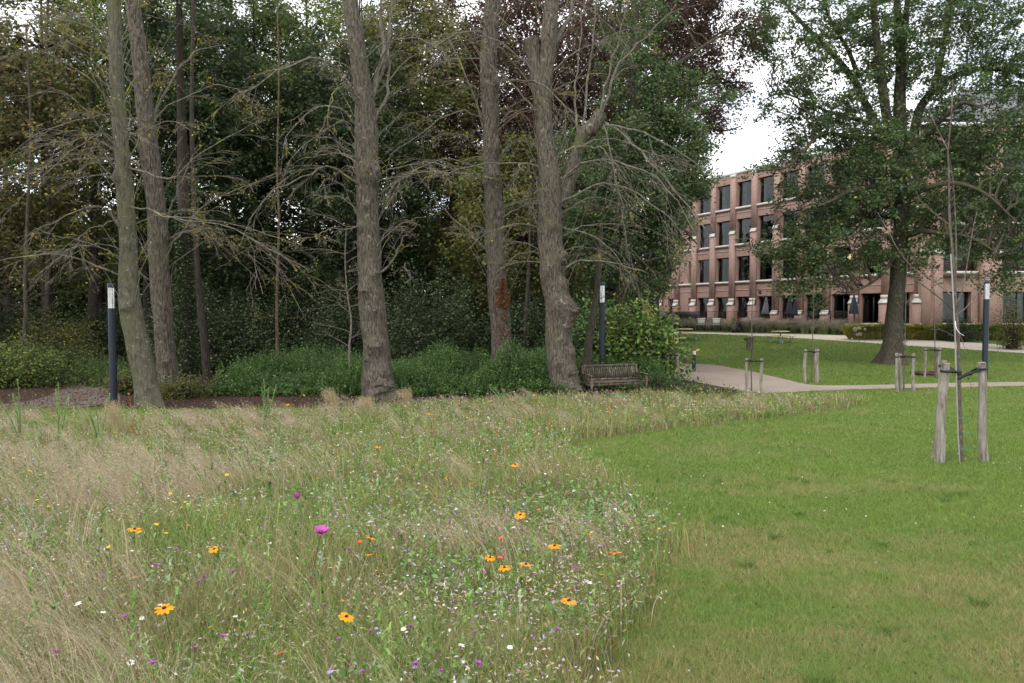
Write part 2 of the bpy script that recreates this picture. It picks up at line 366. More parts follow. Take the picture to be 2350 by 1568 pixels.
def mat_glass(name, tint=(.5, .6, .57), refl=.0):
    m, t, b = nodes(name); t.nodes.remove(b)
    tr = t.nodes.new('ShaderNodeBsdfTransparent'); tr.inputs[0].default_value = tuple(tint) + (1,)
    gl = t.nodes.new('ShaderNodeBsdfGlossy'); gl.inputs['Roughness'].default_value = .015; gl.inputs[0].default_value = (.95, .97, 1, 1)
    lw = t.nodes.new('ShaderNodeFresnel'); lw.inputs[0].default_value = 1.5
    tc = t.nodes.new('ShaderNodeTexCoord'); n = t.nodes.new('ShaderNodeTexNoise'); n.inputs['Scale'].default_value = .9
    bp = t.nodes.new('ShaderNodeBump'); bp.inputs['Strength'].default_value = .06; bp.inputs['Distance'].default_value = .05
    t.links.new(tc.outputs['Object'], n.inputs['Vector']); t.links.new(n.outputs['Fac'], bp.inputs['Height']); t.links.new(bp.outputs[0], gl.inputs['Normal'])
    ad = t.nodes.new('ShaderNodeMath'); ad.operation = 'ADD'; ad.inputs[1].default_value = refl; ad.use_clamp = True
    t.links.new(lw.outputs[0], ad.inputs[0]); ms = t.nodes.new('ShaderNodeMixShader')
    t.links.new(ad.outputs[0], ms.inputs[0]); t.links.new(tr.outputs[0], ms.inputs[1]); t.links.new(gl.outputs[0], ms.inputs[2])
    t.links.new(ms.outputs[0], t.nodes['Material Output'].inputs['Surface']); return m
M['glass'] = mat_glass('window_glass')
M['clear'] = mat_glass('clear_lamp_glass', (.92, .94, .96), .22)

def wall_holes(acc, x0, x1, z0, z1, holes, y=0., depth=.3, mi=0):
    """front at y (facing -y) with rectangular openings and reveals going to +y"""
    xs = sorted({x0, x1} | {h[0] for h in holes} | {h[1] for h in holes}); zs = sorted({z0, z1} | {h[2] for h in holes} | {h[3] for h in holes})
    for i in range(len(xs) - 1):
        for j in range(len(zs) - 1):
            cx, cz = (xs[i] + xs[i + 1]) / 2, (zs[j] + zs[j + 1]) / 2
            if any(h[0] < cx < h[1] and h[2] < cz < h[3] for h in holes): continue
            acc.add([(xs[i], y, zs[j]), (xs[i + 1], y, zs[j]), (xs[i + 1], y, zs[j + 1]), (xs[i], y, zs[j + 1])], [[(0, 1, 2, 3)]], None, mi)
    for (a, b, c, d) in holes:
        yb = y + depth
        acc.add([(a, y, c), (a, y, d), (a, yb, d), (a, yb, c)], [[(0, 1, 2, 3)]], None, mi)
        acc.add([(b, y, c), (b, yb, c), (b, yb, d), (b, y, d)], [[(0, 1, 2, 3)]], None, mi)
        acc.add([(a, y, d), (b, y, d), (b, yb, d), (a, yb, d)], [[(0, 1, 2, 3)]], None, mi)
        acc.add([(a, y, c), (a, yb, c), (b, yb, c), (b, y, c)], [[(0, 1, 2, 3)]], None, mi)

FL = [(1.85, 4.06), (5.48, 7.72), (8.86, 11.1), (12.17, 14.42)]      # window sill and head of each storey
ROOF = 15.2
d2 = np.array([.4242, -.9056]); BAY = 2.753
bld = empty('brick_building', (15.42, 82.0, 0), math.atan2(d2[1], d2[0]))
tag(bld, 'four storey red brick building with pale stone sills and pilasters behind the oak', 'building')
FRAME_Y = .50       # local y grows into the building (pilaster fronts are at y = 0)
WALL_Y = .20
def window_part(par, x0, x1, z0, z1, y, curtains=True, mull=False, door=False):
    a = Acc(); t = .07
    a.box(x0, x0 + t, y - .03, y + .05, z0, z1); a.box(x1 - t, x1, y - .03, y + .05, z0, z1)
    a.box(x0 + t, x1 - t, y - .03, y + .05, z0, z0 + t); a.box(x0 + t, x1 - t, y - .03, y + .05, z1 - t, z1)
    if mull:
        xm = x0 + (x1 - x0) * (.62 if not door else .5); a.box(xm - .04, xm + .04, y - .028, y + .048, z0 + t, z1 - t)
    f = a.build('window', M['frame'], par)
    p = Acc(); p.add([(x0 + t, y, z0 + t), (x1 - t, y, z0 + t), (x1 - t, y, z1 - t), (x0 + t, y, z1 - t)], [[(0, 1, 2, 3)]]); p.build('pane', M['glass'], f)
    if curtains:
        n = 22
        for (a0, a1) in ((x0 + .05, x0 + .05 + (x1 - x0) * R.uniform(.15, .38)), (x1 - .05 - (x1 - x0) * R.uniform(.1, .3), x1 - .05)):
            c = Acc(); xs = np.linspace(a0, a1, n); ys = y + .22 + .05 * np.sin(np.linspace(0, 26 * (a1 - a0) / .5, n))
            V = [(x, q, zz) for x, q in zip(xs, ys) for zz in (z0 + .03, z1 - .03)]
            c.add(V, [[(2 * i, 2 * i + 2, 2 * i + 3, 2 * i + 1) for i in range(n - 1)]])
            c.build('curtain', M['curtain'], f, smooth=True)
    return f
PW = .70
wall = Acc(); holes = []; wins = []; sills = []
for k in range(0, 11):
    c0, c1 = k * BAY + PW / 2, (k + 1) * BAY - PW / 2
    for fi, (za, zb) in enumerate(FL):
        if k == 0: x0, x1 = c1 - .62, c1 - .06
        elif k == 1: x0, x1 = c1 - .62, c1 - .10
        else: x0, x1 = c0 + .08, c1 - .06
        if k == 0 and fi > 0: continue
        if k == 0: x0 = c1 - 1.2
        za2 = za - (.02 if fi == 0 else 0)
        holes.append((x0, x1, za2, zb)); wins.append((k, fi, x0, x1, za2, zb))
        if fi > 0 : sills.append((c0 + .01, c1 - .01, za))
        elif fi == 0: sills.append((c0 + .01, c1 - .01, za - .02))
    if k == 0:
        for za, zb in FL[1:]: sills.append((c0 + .01, c1 - .01, za))
wall_holes(wall, -PW / 2, 11.35 * BAY, .4, ROOF, holes, WALL_Y, .40)
wall.add([(-PW / 2, WALL_Y, .4), (-PW / 2, WALL_Y, ROOF), (-PW / 2, 14, ROOF), (-PW / 2, 14, .4)], [[(0, 1, 2, 3)]])
wall.build('wall', M['brick'], bld)
for (k, fi, x0, x1, z0, z1) in wins:
    window_part(bld, x0, x1, z0, z1, FRAME_Y, curtains=(fi > 0 and k > 1) or k in (3, 4), mull=(fi == 0 and k > 4), door=True)
for (x0, x1, z) in sills:
    Acc().box(x0, x1, WALL_Y - .16, WALL_Y + .30, z - .19, z - .002).build('sill', M['stone'], bld)
# decorative string of slightly proud bricks under each storey
ex = Acc()
for k in range(11):
    c0, c1 = k * BAY + PW / 2, (k + 1) * BAY - PW / 2
    for z in (4.62, 8.25, 11.62):
        ex.box(c0 + .004, c1 - .004, WALL_Y - .03, WALL_Y + .02, z, z + .07)
ex.build('brick_course', mat_plain('pale_brick_course', (.38, .29, .25), .8, var=.3, scale=20), bld)
for k in range(0, 12):
    c = k * BAY; a = Acc(); low = k in (6, 7, 8); zl = 2.45 if low else 3.28
    # widest at the foot, stepping back twice on the way up
    a.box(c - PW / 2, c + PW / 2, -.20, WALL_Y + .01, .4, zl)
    a.box(c - PW / 2 + .002, c + PW / 2 - .002, 0, WALL_Y + .01, zl, 9.75)
    a.box(c - PW / 2 + .004, c + PW / 2 - .004, .09, WALL_Y + .01, 9.75, ROOF - .28)
    a.build('pilaster', M['brick'], bld)
    s = Acc()
    def slope(z0, y0, y1, h, wd):
        V = [(x, y, z) for x in (c - wd, c + wd) for (y, z) in ((y0 - .06, z0), (y0 - .06, z0 + .07), (y1 - .003, z0 + h), (y1 - .003, z0))]
        s.add(V, [[(0, 1, 2, 3), (7, 6, 5, 4), (0, 4, 5, 1), (1, 5, 6, 2), (3, 7, 4, 0), (2, 6, 7, 3)]])
    slope(zl, -.20, 0, .36, PW / 2 + .012); 
    if not low: s.box(c - PW / 2 - .01, c + PW / 2 + .01, -.02, 0.05, zl + .36, zl + .62)
    s.build('cap_stone', M['stone'], bld); s = Acc()
    slope(9.75, 0, .09, .34, PW / 2 + .012)
    s.build('cap_stone', M['stone'], bld); s = Acc()
    s.box(c - PW / 2 - .01, c + PW / 2 + .01, .06, WALL_Y + .02, ROOF - .28, ROOF - .03)
    s.build('cap_stone', M['stone'], bld)
Acc().box(-PW / 2 - .05, 11.4 * BAY, WALL_Y - .05, WALL_Y + .5, ROOF, ROOF + .3).build('coping', M['coping'], bld)
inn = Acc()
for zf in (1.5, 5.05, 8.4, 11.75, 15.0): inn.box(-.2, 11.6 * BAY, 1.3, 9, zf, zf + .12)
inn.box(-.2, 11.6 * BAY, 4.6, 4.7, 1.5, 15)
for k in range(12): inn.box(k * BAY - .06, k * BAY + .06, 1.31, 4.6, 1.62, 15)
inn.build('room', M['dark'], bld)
Acc().box(-.3, 11.3 * BAY, .95, 13.9, ROOF - .12, ROOF + .1).build('roof', M['slate'], bld)
# low steel room on the roof
# --- the wing at the right, seen face on, with loggias
FX, FY = 28.25, 54.0
fw = empty('brick_wing', (FX, FY, 0))
tag(fw, 'right hand brick wing seen face on with balconies and a tall slate roof', 'building')
a = Acc(); holes = []
GFW = [(1.55, 3.55), (5.75, 7.7), (10., 12.)]
UPW = [(1.42, 3.95), (5.5, 7.9), (9.6, 12.0)]
for (x0, x1) in GFW: holes.append((x0, x1, 1.9, 4.06))
for (z0, z1) in ((5.48, 7.6), (8.86, 11.0), (12.17, 14.3)):
    for (x0, x1) in UPW: holes.append((x0, x1, z0, z1))
wall_holes(a, 0, 14, .4, ROOF + .2, holes, .35, .5)
a.add([(0, .35, .4), (0, .35, ROOF + .2), (0, 12, ROOF + .2), (0, 12, .4)], [[(0, 1, 2, 3)]])
a.build('wall', M['brick'], fw)
for (x0, x1) in GFW: window_part(fw, x0, x1, 1.9, 4.06, .8, curtains=True, mull=True)
for (z0, z1) in ((5.48, 7.6), (8.86, 11.0), (12.17, 14.3)):
    for (x0, x1) in UPW:
        window_part(fw, x0, x1, z0, z1, .82, mull=True)
        Acc().box(x0 - .1, x1 + .1, .2, .5, z0 - .19, z0 - .003).build('sill', M['stone'], fw)
        if z0 < 12:
            b = Acc(); b.box(x0 + .01, x1 - .01, .42, .46, z0 + .82, z0 + .88); b.box(x0 + .01, x1 - .01, .42, .46, z0 + .05, z0 + .09)
            for x in np.arange(x0 + .06, x1, .1): b.box(x - .012, x + .012, .425, .455, z0 + .09, z0 + .82)
            b.build('railing', M['rail_red'], fw)
for (x0, x1, top) in ((0, 1.36, 6.65), (4.02, 5.42, 6.65), (8.0, 9.5, 6.65)):
    Acc().box(x0, x1, -.02, .36, .4, top).build('buttress', M['brick'], fw)
    s = Acc(); V = [(x, y, z) for x in (x0 - .05, x1 + .05) for (y, z) in ((-.1, top), (-.1, top + .08), (.345, top + .42), (.345, top))]
    s.add(V, [[(0, 1, 2, 3), (7, 6, 5, 4), (0, 4, 5, 1), (1, 5, 6, 2), (3, 7, 4, 0), (2, 6, 7, 3)]]); s.build('cap_stone', M['stone'], fw)
Acc().box(-.06, 14, .22, .9, ROOF + .2, ROOF + .45).build('coping', M['coping'], fw)
s = Acc(); s.box(-.04, 14, .1, .4, 1.72, 1.89); s.build('ledge', M['stone'], fw)
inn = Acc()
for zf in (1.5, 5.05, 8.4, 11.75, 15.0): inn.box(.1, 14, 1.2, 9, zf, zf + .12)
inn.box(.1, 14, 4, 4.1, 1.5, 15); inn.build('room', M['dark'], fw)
s = Acc()   # pitched slate roof set back behind the parapet
V = [(3.0, 3, 15.0), (15, 3, 15.0), (15, 12, 15.0), (3.0, 12, 15.0), (6.4, 6.5, 19.6), (15, 6.5, 19.9), (15, 9, 19.9), (6.4, 9, 19.6)]
s.add(V, [[(0, 1, 5, 4), (1, 2, 6, 5), (2, 3, 7, 6), (3, 0, 4, 7), (4, 5, 6, 7)]]); s.build('slate_roof', M['slate'], fw)
s = Acc(); s.box(.2, 2.6, 2.5, 5, 15.25, 16.9); s.box(.1, 2.7, 2.4, 5.1, 16.9, 17.05); s.build('roof_room', M['coping'], fw)
Acc().box(.6, 2.2, 2.44, 2.5, 15.7, 16.6).build('roof_window', M['frame'], fw)

# small lit lamps inside
M['glow'] = bpy.data.materials.new('warm_lamp'); M['glow'].use_nodes = True
_b = M['glow'].node_tree.nodes['Principled BSDF']; _b.inputs['Base Color'].default_value = (1, .7, .4, 1); _b.inputs['Emission Color'].default_value = (1, .62, .28, 1); _b.inputs['Emission Strength'].default_value = 2.2
def wing_pt(k, y, z):
    n = np.array([.9056, .4242])
    return (15.42 + d2[0] * k * BAY + n[0] * y, 82 + d2[1] * k * BAY + n[1] * y, z)
for (k, y, z, r, lab) in ((8.35, 1.5, 7.0, .2, 'round orange lamp glowing inside the second storey window beside the oak'), (5.62, 1.5, 3.3, .2, 'warm lit lamp inside the ground floor window behind the left parasol'), (7.6, 1.6, 3.75, .12, 'small warm ceiling lamp inside a ground floor window of the brick building')):
    t = empty('pendant_lamp', wing_pt(k, y, z)); tag(t, lab, 'lamp')
    Acc().lathe([(0, -r), (r * .7, -r * .7), (r, 0), (r * .7, r * .7), (0.01, r)], 16).build('lamp_shade', M['glow'], t, smooth=True)
    Acc().tube([(0, 0, r), (0, 0, 4.98 - z if z < 4.9 else 8.3 - z)], .012, 6).build('cord', M['frame'], t)

# dark slate clad building glimpsed between trunks and the brick building, and what is parked by it
db = empty('dark_clad_building', (14.6, 104, 0), math.radians(-4)); tag(db, 'dark slate clad building half hidden behind the trees left of the brick building', 'building')
a = Acc(); wall_holes(a, -9, 6, .9, 8.9, [(-3, -1.8, 5.2, 6.5), (.6, 1.8, 5.2, 6.5)], 0, .3); a.add([(6, 0, .9), (6, 10, .9), (6, 10, 8.9), (6, 0, 8.9)], [[(0, 1, 2, 3)]]); a.build('wall', mat_plain('dark_cladding', (.055, .055, .065), .7, var=.2, scale=3), db)
Acc().box(-9.2, 6.2, -.2, 10, 8.9, 9.1).build('roof', M['slate'], db)
for x in (-3, .6): window_part(db, x, x + 1.2, 5.2, 6.5, .2, curtains=False)
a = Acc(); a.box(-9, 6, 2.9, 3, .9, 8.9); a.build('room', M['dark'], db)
M['white_paint'] = mat_plain('white_car_paint', (.75, .76, .78), .3, var=.03); M['tyre'] = mat_plain('tyre_rubber', (.02, .02, .02), .8)
M['blue'] = mat_plain('blue_paint', (.04, .12, .38), .4, var=.05)
van = empty('parked_van', (12.2, 88, 1.0), math.radians(8)); tag(van, 'white and blue van parked behind the laurel, left of the brick building', 'van')
prof = [(-2.3, .35), (-2.3, 1.1), (-2.1, 1.35), (-1.55, 2.2), (-1.2, 2.35), (2.3, 2.35), (2.35, .35)]
a = Acc(); V = [(x, y, z) for y in (-.95, .95) for x, z in prof]; n = len(prof)
a.add(V, []); a.F.append(np.array([list(range(n))])); a.M.append(np.array([0])); a.F.append(np.array([list(range(n, 2 * n))[::-1]])); a.M.append(np.array([0]))
a.F.append(np.array([(i, (i + 1) % n, (i + 1) % n + n, i + n)[::-1] for i in range(n)])); a.M.append(np.zeros(n, int)); a.build('body', M['white_paint'], van)
Acc().box(-2.31, 2.36, -.965, -.951, .5, 1.0).build('side_stripe', M['blue'], van)
Acc().add([(-1.98, -.96, 1.45), (-1.0, -.96, 1.45), (-1.0, -.96, 2.1), (-1.5, -.96, 2.1)], [[(0, 1, 2, 3)]]).build('side_window', M['frame'], van)
for x in (-1.5, 1.5):
    for y in (-.9, .9): Acc().tube([(x, y - .1, .34), (x, y + .1, .34)], .34, 20).build('wheel', M['tyre'], van)

# ------------------------------------------------------------------ terrace, beds, railing
M['paving'] = mat_ramp('terrace_paving', [(.3, (.12, .09, .075)), (.7, (.19, .14, .12))], 3, bump=.2)
def wp(k, y): p = wing_pt(k, y, 0); return (p[0], p[1])
ter = Acc(); pts = [wp(-.4, -4.0), wp(4, -4.0), wp(5.5, -2.9), wp(7, -1.5), wp(9.3, -.4), wp(11.2, -.4), wp(11.35, .7), wp(-.4, .7)]
V = [(x, y, 1.72) for x, y in pts] + [(x, y, .6) for x, y in pts]; n = len(pts)
ter.add(V, []); ter.F.append(np.array([list(range(n))])); ter.M.append(np.array([0])); ter.F.append(np.array([(i + n, (i + 1) % n + n, (i + 1) % n, i) for i in range(n)])); ter.M.append(np.zeros(n, int))
tag(ter.build('terrace', M['paving']), kind='structure')
def railing(pts, z, name, label, solid=False, h=1.0):
    t = empty(name, (*pts[0], z)); tag(t, label, 'railing')
    rl = Acc(); bars = Acc(); O = np.array([*pts[0], 0])
    for p, q in zip(pts[:-1], pts[1:]):
        p = np.array([*p, 0.]) - O; q = np.array([*q, 0.]) - O; ln = np.linalg.norm(q - p)
        rl.bar(p + (0, 0, h), q + (0, 0, h), .05, .03); rl.bar(p + (0, 0, .1), q + (0, 0, .1), .04, .03)
        for s_ in np.arange(0, ln, .115): c = p + (q - p) * s_ / ln; bars.bar(c + (0, 0, .1), c + (0, 0, h), .016, .016, up=(1, 0, 0))
        for s_ in np.arange(0, ln + .01, ln / max(1, round(ln / 2.2))): c = p + (q - p) * s_ / ln; pb = Acc(); pb.bar(c, c + (0, 0, h + .02), .05, .05, up=(1, 0, 0)); pb.build('post', M['rail'], t)
        if solid: so_ = Acc(); so_.bar(p + (0, 0, .5), q + (0, 0, .5), .02, .9); so_.build('panel', M['rail'], t)
    rl.build('rail', M['rail'], t); bars.build('bars', M['rail'], t)
railing([wp(.15, -3.9), wp(4.1, -3.9)], 1.72, 'terrace_railing', 'dark railing with solid panels at the left end of the terrace', True)
railing([wp(4.15, -3.9), wp(5.5, -2.8), wp(7, -1.45), wp(9.2, -.5)], 1.72, 'terrace_railing', 'dark open bar railing behind the ornamental grasses along the terrace')

# ------------------------------------------------------------------ blades, leaves
def blades(P, h, wd, lean, col, bend=.55, tipcol=None):
    n = len(P); h = np.broadcast_to(h, n); wd = np.broadcast_to(wd, n)
    a = R.uniform(0, math.pi, n); s = np.stack([np.cos(a), np.sin(a) * .5, np.zeros(n)], 1) * wd[:, None] / 2
    up = np.zeros((n, 3)); up[:, 2] = h
    m = P + up * bend + lean * .28; t = P + up + lean
    V = np.stack([P - s, P + s, m - s * .8, m + s * .8, t], 1).reshape(-1, 3); i = np.arange(n)[:, None] * 5
    C = np.repeat(col, 5, 0).reshape(n, 5, 3).copy()
    if tipcol is not None: C[:, 4] = tipcol; C[:, 2:4] = (C[:, 2:4] + tipcol[:, None]) / 2
    return V, i + np.array([[0, 1, 3, 2]]), i + np.array([[2, 3, 4]]), C.reshape(-1, 3)
def rhombs(P, size, asp, col, up=.3, nrm=None):
    """folded leaf-shaped quads"""
    n = len(P); size = np.broadcast_to(size, n)
    d = rnd_unit(n); d[:, 2] = d[:, 2] * .6 - .15; d /= np.linalg.norm(d, axis=1, keepdims=True)
    q = rnd_unit(n); q[:, 2] = np.abs(q[:, 2]) + up; s = np.cross(d, q); s /= np.linalg.norm(s, axis=1, keepdims=True); nn = np.cross(s, d)
    L_ = size[:, None]; wv = s * L_ * asp
    V = np.stack([P - d * L_ * .5, P + wv * .5 + nn * L_ * .07 - d * L_ * .05, P + d * L_ * .5, P - wv * .5 + nn * L_ * .07 - d * L_ * .05], 1)
    i = np.arange(n)[:, None] * 4
    return V.reshape(-1, 3), i + np.array([[0, 1, 2, 3]]), np.repeat(col, 4, 0)
def tints(n, pal, wts, var=.25):
    pal = np.array(pal); c = pal[R.choice(len(pal), n, p=np.array(wts) / sum(wts))]
    return c * (1 + R.uniform(-var, var, (n, 1))) * (1 + R.uniform(-.08, .08, (n, 3)))

# ------------------------------------------------------------------ lawn grass
BRN = np.array([.30, .25, .11]); GRN = np.array([.14, .225, .045])
def lawn():
    N = 1250000
    # sample in distance so that near ground gets most blades
    y = 3.0 * (62 / 3.0) ** R.random(N) ** 1.0; hw = y * .68 + .6; x = R.uniform(-1, 1, N) * hw
    keep = ((x > -3.5) | ((y > 14) & (y < 21.5) & (x > -14))) & ~inpoly(x, y, MEADOW); x, y = x[keep], y[keep]
    keep = ~inpoly(x, y, woods) & (y < 60) & ~((y > 24) & (x < 7)); x, y = x[keep], y[keep]
    pth = [tuple(q[:2]) for q in [GU(*p) for p in pr]] + [tuple(q[:2]) for q in [GU(*p) for p in pl]]
    keep = ~inpoly(x, y, pth) & ~inpoly(x, y, [tuple(q[:2]) for q in far_up] + [(60, 48), (60, 70), (-10, 90)]); x, y = x[keep], y[keep]; n = len(x)
    keep = ~inpoly(x, y, [tuple(q[:2]) for q in far_up] + [tuple(q[:2]) for q in far_lo]); x, y = x[keep], y[keep]; n = len(x)
    dry = vnoise(x, y, 1.7) * .5 + vnoise(x, y, .45) * .35 + vnoise(x, y, .12) * .25
    near = np.clip((10.5 - y) / 5.5, 0, 1)
    m = np.clip((dry - .62 + near * .36) * 2.6, 0, 1) * (R.random(n) < .85)
    sc = np.clip(y / 5, .7, 9)
    h = R.uniform(.018, .05, n) * (1 + .1 * sc) * (.8 + .5 * vnoise(x + 9, y, .5)); wd = .0032 * sc ** .95
    P = np.stack([x, y, g(y) - .004], 1)
    a = R.uniform(0, 2 * math.pi, n); lean = np.stack([np.cos(a), np.sin(a), 0 * a], 1) * (h * R.uniform(.3, 1.5, n))[:, None]
    col = GRN * (1 + R.uniform(-.35, .45, (n, 1))); col[:, 0] *= 1 + R.uniform(-.1, .35, n)
    col = col * (1 - m[:, None]) + BRN * (1 + R.uniform(-.4, .5, (n, 1))) * m[:, None]
    V, q, t, C = blades(P, h, wd, lean, col)
    acc = Acc(); acc.add(V, [q, t], C)
    # clover and weed leaves in loose patches
    nc = 26000; xc = R.uniform(-.5, 14, nc); yc = R.uniform(3.2, 16, nc)
    k = (vnoise(xc + 31, yc + 7, .9) > .63) & ~inpoly(xc, yc, MEADOW); xc, yc = xc[k], yc[k]
    P = np.stack([xc, yc, g(yc) + R.uniform(.015, .04, len(xc))], 1)
    V, q, C = rhombs(P, .022, .8, tints(len(xc), [(.05, .13, .03), (.09, .17, .04)], [2, 1]), up=2)
    acc.add(V, [q], C)
    # white clover heads, too many and too small to count
    nc = 420; xc = R.uniform(-.5, 16, nc); yc = 4 * 6 ** R.random(nc); k = (vnoise(xc + 3, yc + 27, 1.6) > .5) & ~inpoly(xc, yc, MEADOW); xc, yc = xc[k], yc[k]
    for _ in range(3):
        P = np.stack([xc, yc, g(yc) + .055], 1) + R.normal(0, .005, (len(xc), 3)); V, q, C = rhombs(P, .015, 1., tints(len(xc), [(.75, .74, .66), (.7, .6, .52)], [3, 1], .1), up=.5); acc.add(V, [q], C)
    # coarse tufts
    for cx, cy, nn, hh in [(4.3, 5.4, 200, .10)] + [(R.uniform(.8, 11), R.uniform(3.8, 11), R.integers(30, 90), R.uniform(.06, .13)) for _ in range(60)]:
        if inpoly(np.array([cx]), np.array([cy]), MEADOW)[0]: continue
        a = R.uniform(0, 2 * math.pi, nn); r_ = R.random(nn) * .06
        P = np.stack([cx + np.cos(a) * r_, cy + np.sin(a) * r_, np.full(nn, g(cy))], 1); h = R.uniform(.5, 1, nn) * hh
        V, q, t, C = blades(P, h, .005, np.stack([np.cos(a), np.sin(a), 0 * a], 1) * (h * R.uniform(.3, 1.4, nn))[:, None], tints(nn, [(.13, .2, .05), (.09, .18, .035)], [1, 1]))
        acc.add(V, [q, t], C)
    o = acc.build('lawn_grass', M['blade'], usecol=True); tag(o, 'short mown lawn grass, green with dry straw patches near the meadow', 'grass', kind='stuff')
lawn()

# ------------------------------------------------------------------ wildflower meadow
STRAW = [(.46, .39, .26), (.36, .30, .19), (.52, .46, .34), (.30, .22, .15)]
HERB = [(.10, .15, .045), (.14, .19, .06), (.07, .12, .035), (.17, .22, .11)]
def meadow_pts(N, y0=2.2, y1=23.9, pw=1.0):
    y = y0 * (y1 / y0) ** R.random(N) ** pw; x = R.uniform(-1, 1, N) * (y * .7 + .8)
    k = inpoly(x, y, MEADOW); x, y = x[k], y[k]; e = .13 * R.normal(0, 1, len(x)) * (.4 + 1.6 * vnoise(x + 13, y + 2, .6)); return x + e, y + e * .4
def straw_w(x, y):
    """where the tall pale grasses stand"""
    v = vnoise(x + 3, y + 5, 1.8) * .6 + vnoise(x + 11, y, .6) * .4
    e = np.interp(y, [0, 7, 12, 24], [.37, .35, .14, .05]); left = np.clip((-x - e * y) / (.10 * y + .25), 0, 1); back = np.clip((y - 12) / 4, 0, 1) * .35
    return np.clip(v - .62 + .50 * np.maximum(left, back), 0, 1) * 2.0
def ribbons(P, h, wd, lean, col, n=6, curl=2.2, drop=.25):
    """long blades: P base, lean horizontal tip offset; n points each"""
    T = len(P); s = np.linspace(0, 1, n)[None, :, None]; hh = h[:, None, None]
    C0 = P[:, None] + lean[:, None] * s ** curl + np.array([0, 0, 1.]) * hh * (s - drop * s ** 3)
    a = R.uniform(0, math.pi, T); sd_ = np.stack([np.cos(a), np.sin(a) * .4, 0 * a], 1)[:, None] * (np.broadcast_to(wd, T)[:, None, None] / 2) * (1 - .85 * s ** 1.5)
    V = np.stack([C0 - sd_, C0 + sd_], 2).reshape(-1, 3); i = (np.arange(T) * 2 * n)[:, None, None]; k = np.arange(n - 1)[None, :, None] * 2
    Q = (i + k + np.array([0, 1, 3, 2])[None, None]).reshape(-1, 4); return V, Q, np.repeat(col, 2 * n, 0), C0[:, -1]
def meadow():
    acc = Acc()
    LITE = [(.22, .31, .07), (.16, .26, .05), (.29, .36, .11), (.12, .20, .04), (.34, .33, .14), (.36, .30, .15), (.25, .19, .09)]
    # 1 basal green and olive blades
    x, y = meadow_pts(270000, pw=.95); n = len(x); sc = np.clip(y / 5, .6, 5)
    gn = vnoise(x + 40, y + 2, 1.1); dr = vnoise(x + 5, y + 33, .8)
    h = R.uniform(.12, .36, n) * (.45 + 1.1 * gn); a = R.uniform(0, 2 * math.pi, n); lean = np.stack([np.cos(a) - .25, np.sin(a), 0 * a], 1) * (h * R.uniform(.1, .75, n))[:, None]
    c1 = tints(n, LITE, [3.4, 3.6, 2.6, 2.6, 1.8, 1.2, 1.2], .45); c2 = tints(n, [(.38, .33, .17), (.27, .22, .11), (.24, .26, .09)], [2, 2, 1.5], .25); rt0 = np.clip((x + .12 * y) / (.3 * y), 0, 1); k = R.random(n) < np.clip((dr - .48 + .16 * rt0) * 2.4, 0, .8); c1[k] = c2[k]
    P = np.stack([x, y, g(y) - .005], 1)
    V, q, t, C = blades(P, h, .0052 * sc ** .8, lean, c1); acc.add(V, [q, t], C)
    # 2 tufts of tall pale stalks, each tuft leaning its own way with the wind
    x, y = meadow_pts(15000, pw=.8); sw = straw_w(x, y); k = R.random(len(x)) < np.clip(sw * .42, .012, .6); x, y = x[k], y[k]; T = len(x); per = R.integers(8, 26, T)
    tl = np.stack([R.normal(-.24, .10, T), R.normal(0, .07, T), 0 * x], 1); th_ = R.uniform(.45, .85, T) * np.clip(1.05 - .012 * y, .75, 1); idx = np.repeat(np.arange(T), per); n = len(idx)
    P = np.stack([x[idx], y[idx], g(y[idx]) - .005], 1) + np.stack([R.normal(0, .05, n), R.normal(0, .05, n), 0 * x[idx]], 1); sc = np.clip(y[idx] / 5, .6, 5)
    h = th_[idx] * R.uniform(.65, 1.1, n); lean = tl[idx] * (h / .5)[:, None] + np.stack([R.normal(0, .05, n), R.normal(0, .05, n), 0 * h], 1)
    V, Q, C, tip = ribbons(P, h, .0042 * sc ** .75, lean, tints(n, [(.50, .39, .26), (.38, .31, .19), (.54, .46, .33), (.34, .26, .18), (.32, .32, .15)], [3, 3, 1.5, 1.5, 1.3], .2)); acc.add(V, [Q], C)
    k = R.random(n) < .75; m = 4; tp = np.repeat(tip[k], m, 0); s4 = np.repeat(sc[k], m); dn = np.repeat((lean * .5 + np.stack([0 * h, 0 * h, h * .5], 1))[k], m, 0); tp = tp - dn * R.random((len(tp), 1)) * .3 + R.normal(0, .004, tp.shape) * s4[:, None] ** .5
    V, q, C = rhombs(tp, .019 * s4 ** .75, .22, tints(len(tp), [(.48, .40, .29), (.38, .29, .22), (.56, .49, .38)], [3, 2, 1], .2)); acc.add(V, [q], C)
    # 3 forb stems with narrow leaves
    x, y = meadow_pts(95000, pw=.9); n = len(x); sc = np.clip(y / 5, .6, 5)
    h = R.uniform(.2, .48, n) * (.7 + .6 * vnoise(x, y + 20, .8)); lean = np.stack([R.normal(-.06, .09, n), R.normal(0, .09, n), 0 * x], 1)
    P = np.stack([x, y, g(y) - .005], 1); c = tints(n, [(.22, .25, .09), (.31, .25, .13), (.18, .22, .08), (.38, .18, .08), (.42, .26, .06)], [3, 3.5, 2, .6, .4], .22)
    V, Q, C, tip = ribbons(P, h, .0046 * sc ** .75, lean, c, n=4); acc.add(V, [Q], C)
    gsel = vnoise(x + 4, y + 50, .7)
